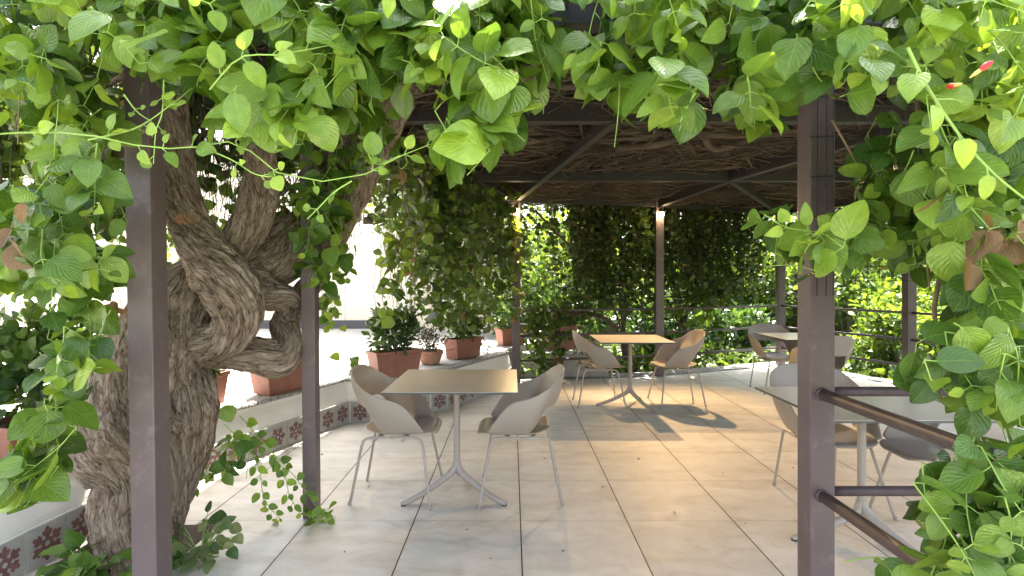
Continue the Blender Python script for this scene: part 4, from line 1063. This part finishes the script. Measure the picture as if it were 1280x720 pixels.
# unseen leaf layer over the roof, added to keep the sun off the floor
def unseen_roof_leaves():
    f = Foliage(); n = 0
    while n < 2600:
        x, y = rng.uniform(-2.3, 5.8), rng.uniform(1.7, 9.2)
        if not inpoly(x, y, [(-2.2, 1.75), (5.8, 1.75), (5.8, 7), (4.7, 9.2), (2.0, 8.3), (-.3, 7.8), (-2.2, 3.5)]): continue
        f.leaf(np.array((x, y, rng.uniform(2.82, 3.05))), unit(rng.normal(0, 1, 3) * np.array((1, 1, .4))), unit(UP + rng.normal(0, .4, 3)), .17 * rng.uniform(.8, 1.2), .2 + rng.normal(0, .2)); n += 1
    root = tag(empty('unseen_roof_vine', (2, 5, 2.9)), 'unseen vine leaf layer added over the pergola roof to block the sun', 'vine')
    o, _ = f.finish(root, M['leaf_far'], M['stem'], nu=3, nv=4); o.location = -Vector(root.location)
unseen_roof_leaves()

# ================================================================== GARDEN BEYOND
def shrub(loc, rad, n, L, mat, label, age=.3, trunk=True, narrow=.6, name='garden_shrub', cat='shrub'):
    root = tag(empty(name, loc), label, cat, 'garden plants beyond the pergola'); f = Foliage()
    nb = 9
    for k in range(nb):
        v = unit(rng.normal(0, 1, 3)); c = np.array((0, 0, rad[2])) + v * np.array(rad) * .55
        blob_leaves(f, c, np.array(rad) * rng.uniform(.32, .55), n // nb, L, age + rng.normal(0, .12), shell=.2)
        f.stem([(0, 0, -.2), (c[0] * .3, c[1] * .3, c[2] * .45), c], .025, .008)
    f.finish(root, M[mat], M['garden_bark'], K=7, nu=3, nv=4, ratio=narrow, stemname='trunk', leafname='crown')
shrub((.9, 9.2, -.35), (1.1, .8, 1.0), 1500, .17, 'leaf_dark', 'dark broad-leaved shrub just beyond the concrete wall', .15, narrow=.45)
shrub((2.6, 9.6, -.35), (1.0, .8, .85), 1300, .18, 'leaf_dark', 'long-leaved dark shrub behind the middle back post', .25, narrow=.35)
shrub((4.0, 10.2, -.35), (1.1, .8, .9), 1300, .17, 'leaf_dark', 'dark shrub behind the far corner of the railing', .15, narrow=.4)
shrub((1.7, 12.0, -.35), (1.9, 1.2, 2.0), 2400, .17, 'leaf_far', 'tall sunlit green bush glimpsed through the back curtain, left of the middle post', .55)
shrub((4.6, 12.8, -.35), (2.0, 1.2, 1.9), 2400, .17, 'leaf_far', 'sunlit green bush glimpsed through the dark curtain behind the far table', .5)
shrub((7.4, 9.2, -.35), (1.4, 1.3, 1.25), 2200, .13, 'leaf_far', 'sunlit light green bush right of the front post, beyond the rail', .5)
shrub((8.6, 7.0, -.35), (1.5, 1.4, 1.3), 2200, .13, 'leaf_far', 'sunlit light green bush at the right behind the slim corner post', .45)
shrub((6.4, 5.6, -.35), (.75, .8, .65), 1000, .12, 'leaf_far', 'low sunlit bush close to the right railing', .6)
shrub((7.6, 4.0, -.35), (1.2, 1.1, 1.2), 1400, .13, 'leaf_far', 'green bush far right behind the hanging vine', .5)
shrub((8.5, 13.5, -.35), (2.6, 1.6, 2.2), 2600, .20, 'leaf_far', 'tall sunlit bush in the far right distance', .5)
shrub((.0, 9.3, -.1), (.8, .7, .95), 900, .12, 'leaf_far', 'leafy bush behind the pink trough at the back-left post', .35)
shrub((5.9, 8.1, -.35), (.9, .7, .75), 1300, .11, 'leaf_far', 'leafy bush filling the gap beyond the short corner railing', .4)
shrub((6.5, 6.9, -.35), (.8, .9, .8), 1300, .11, 'leaf_far', 'leafy bush close outside the slim right corner post', .45)
def garden_tree(loc, h, r, label, seed):
    root = tag(empty('garden_tree', loc), label, 'tree', 'garden plants beyond the pergola'); f = Foliage(); rg = random.Random(seed)
    pts = [Vector((0, 0, -.1))]
    for k in range(5): pts.append(pts[-1] + Vector((rg.uniform(-.18, .18), rg.uniform(-.1, .1), h / 5)))
    cp = catmull([tuple(p) for p in pts], 24); MB().tube([Vector(p) for p in cp], list(np.linspace(r, r * .5, 24)), 10).build('trunk', M['garden_bark'], root)
    for k in range(8):
        i = rg.randint(8, 23); p = cp[i]; e = p + np.array((rg.uniform(-1.3, 1.3), rg.uniform(-.8, .8), rg.uniform(.2, .9)))
        mm = (p + e) / 2 + np.array((0, 0, .12)); bp = catmull([p, mm, e], 12)
        MB().tube([Vector(q) for q in bp], list(np.linspace(r * .4, .012, 12)), 7).build('branch', M['garden_bark'], root)
        blob_leaves(f, e, (.65, .55, .45), 150, .14, .3, shell=.15)
    f.finish(root, M['leaf_far'], M['garden_bark'], nu=3, nv=4, leafname='crown')
garden_tree((2.0, 9.0, -.35), 2.4, .05, 'thin crooked tree behind the railing, left of the middle back post', 3)
garden_tree((3.25, 9.25, -.35), 2.2, .07, 'leaning dark trunk behind the railing by the far tables', 8)
garden_tree((6.9, 11.6, -.35), 3.2, .11, 'garden tree beyond the far corner of the railing', 21)
garden_tree((-.6, 9.6, .4), 2.6, .05, 'slender tree on the terrace behind the light green potted shrub', 31)
def hedge():
    f = Foliage()
    for k in range(5200):
        x = rng.uniform(-.5, 20); y = 15 + rng.uniform(0, 1.6) - max(0, x - 8) * .35; z = rng.uniform(-.35, 3.6 + .6 * noise.noise(Vector((x * .6, 2, 1))))
        f.leaf(np.array((x, y, z)), unit(rng.normal(0, 1, 3)), unit(UP + rng.normal(0, .7, 3)), .26 * rng.uniform(.7, 1.2), .35 + rng.normal(0, .2))
    root = tag(empty('hedge', (8, 15, 0)), 'tall sunlit hedge closing the garden far behind', 'hedge')
    o, _ = f.finish(root, M['leaf_far'], M['stem'], nu=3, nv=4); o.location = -Vector(root.location)
    MB().box(-8.5, 1.0, -.35, 12, 1.3, 2.4).build('branches', M['garden_bark'], root)
hedge()
def cover():
    f = Foliage(); E = [(-.05, 7.55), (.05, 7.6), (2.15, 8.1), (4.5, 9.15), (5.5, 6.8), (5.8, 2.0)]
    for k in range(2600):
        i = rng.integers(1, 5); a, b = np.array(E[i]), np.array(E[i + 1]); t = rng.uniform(); q = a + (b - a) * t; nrm = unit(np.array((-(b - a)[1], (b - a)[0]))); q = q + nrm * rng.uniform(0, 1.5) ** 1.3
        d = unit(rng.normal(0, .6, 3) + UP * .7); f.leaf(np.array((q[0], q[1], rng.uniform(-.32, .12))), d, unit(UP * .6 + FRONT * .3 + rng.normal(0, .5, 3)), .17 * rng.uniform(.6, 1.3), .3 + rng.normal(0, .25))
    o, _ = f.finish(None, M['leaf_far'], M['stem'], nu=3, nv=4, ratio=.45, leafname='ground_cover')
    tag(o, 'low leafy ground cover along the outside of the terrace railings', 'ground cover', kind='stuff')
cover()
# fallen bits on the floor
for k, (u, v) in enumerate([(770, 533), (905, 591), (990, 586), (736, 642), (560, 578), (404, 568), (317, 668), (800, 574), (860, 470), (585, 664), (702, 690), (845, 642), (930, 655), (460, 610), (680, 575), (755, 610), (612, 700), (430, 690), (905, 545), (745, 560), (352, 692)]):
    d = 914.6 / (v - 350); x = (u - 640) / F * d; f = Foliage(); f.leaf(np.array((0, 0, .006)), unit(np.array((rng.normal(), rng.normal(), 0))), UP, .028 * rng.uniform(.35, 1.), .5)
    root = tag(empty('fallen_leaf', (x, d, 0)), 'tiny dry leaf fragment fallen on the pale floor tiles', 'leaf', 'fallen leaf fragments'); f.finish(root, M['dry'], M['cane'], nu=3, nv=4, leafname='blade', fold=.5)
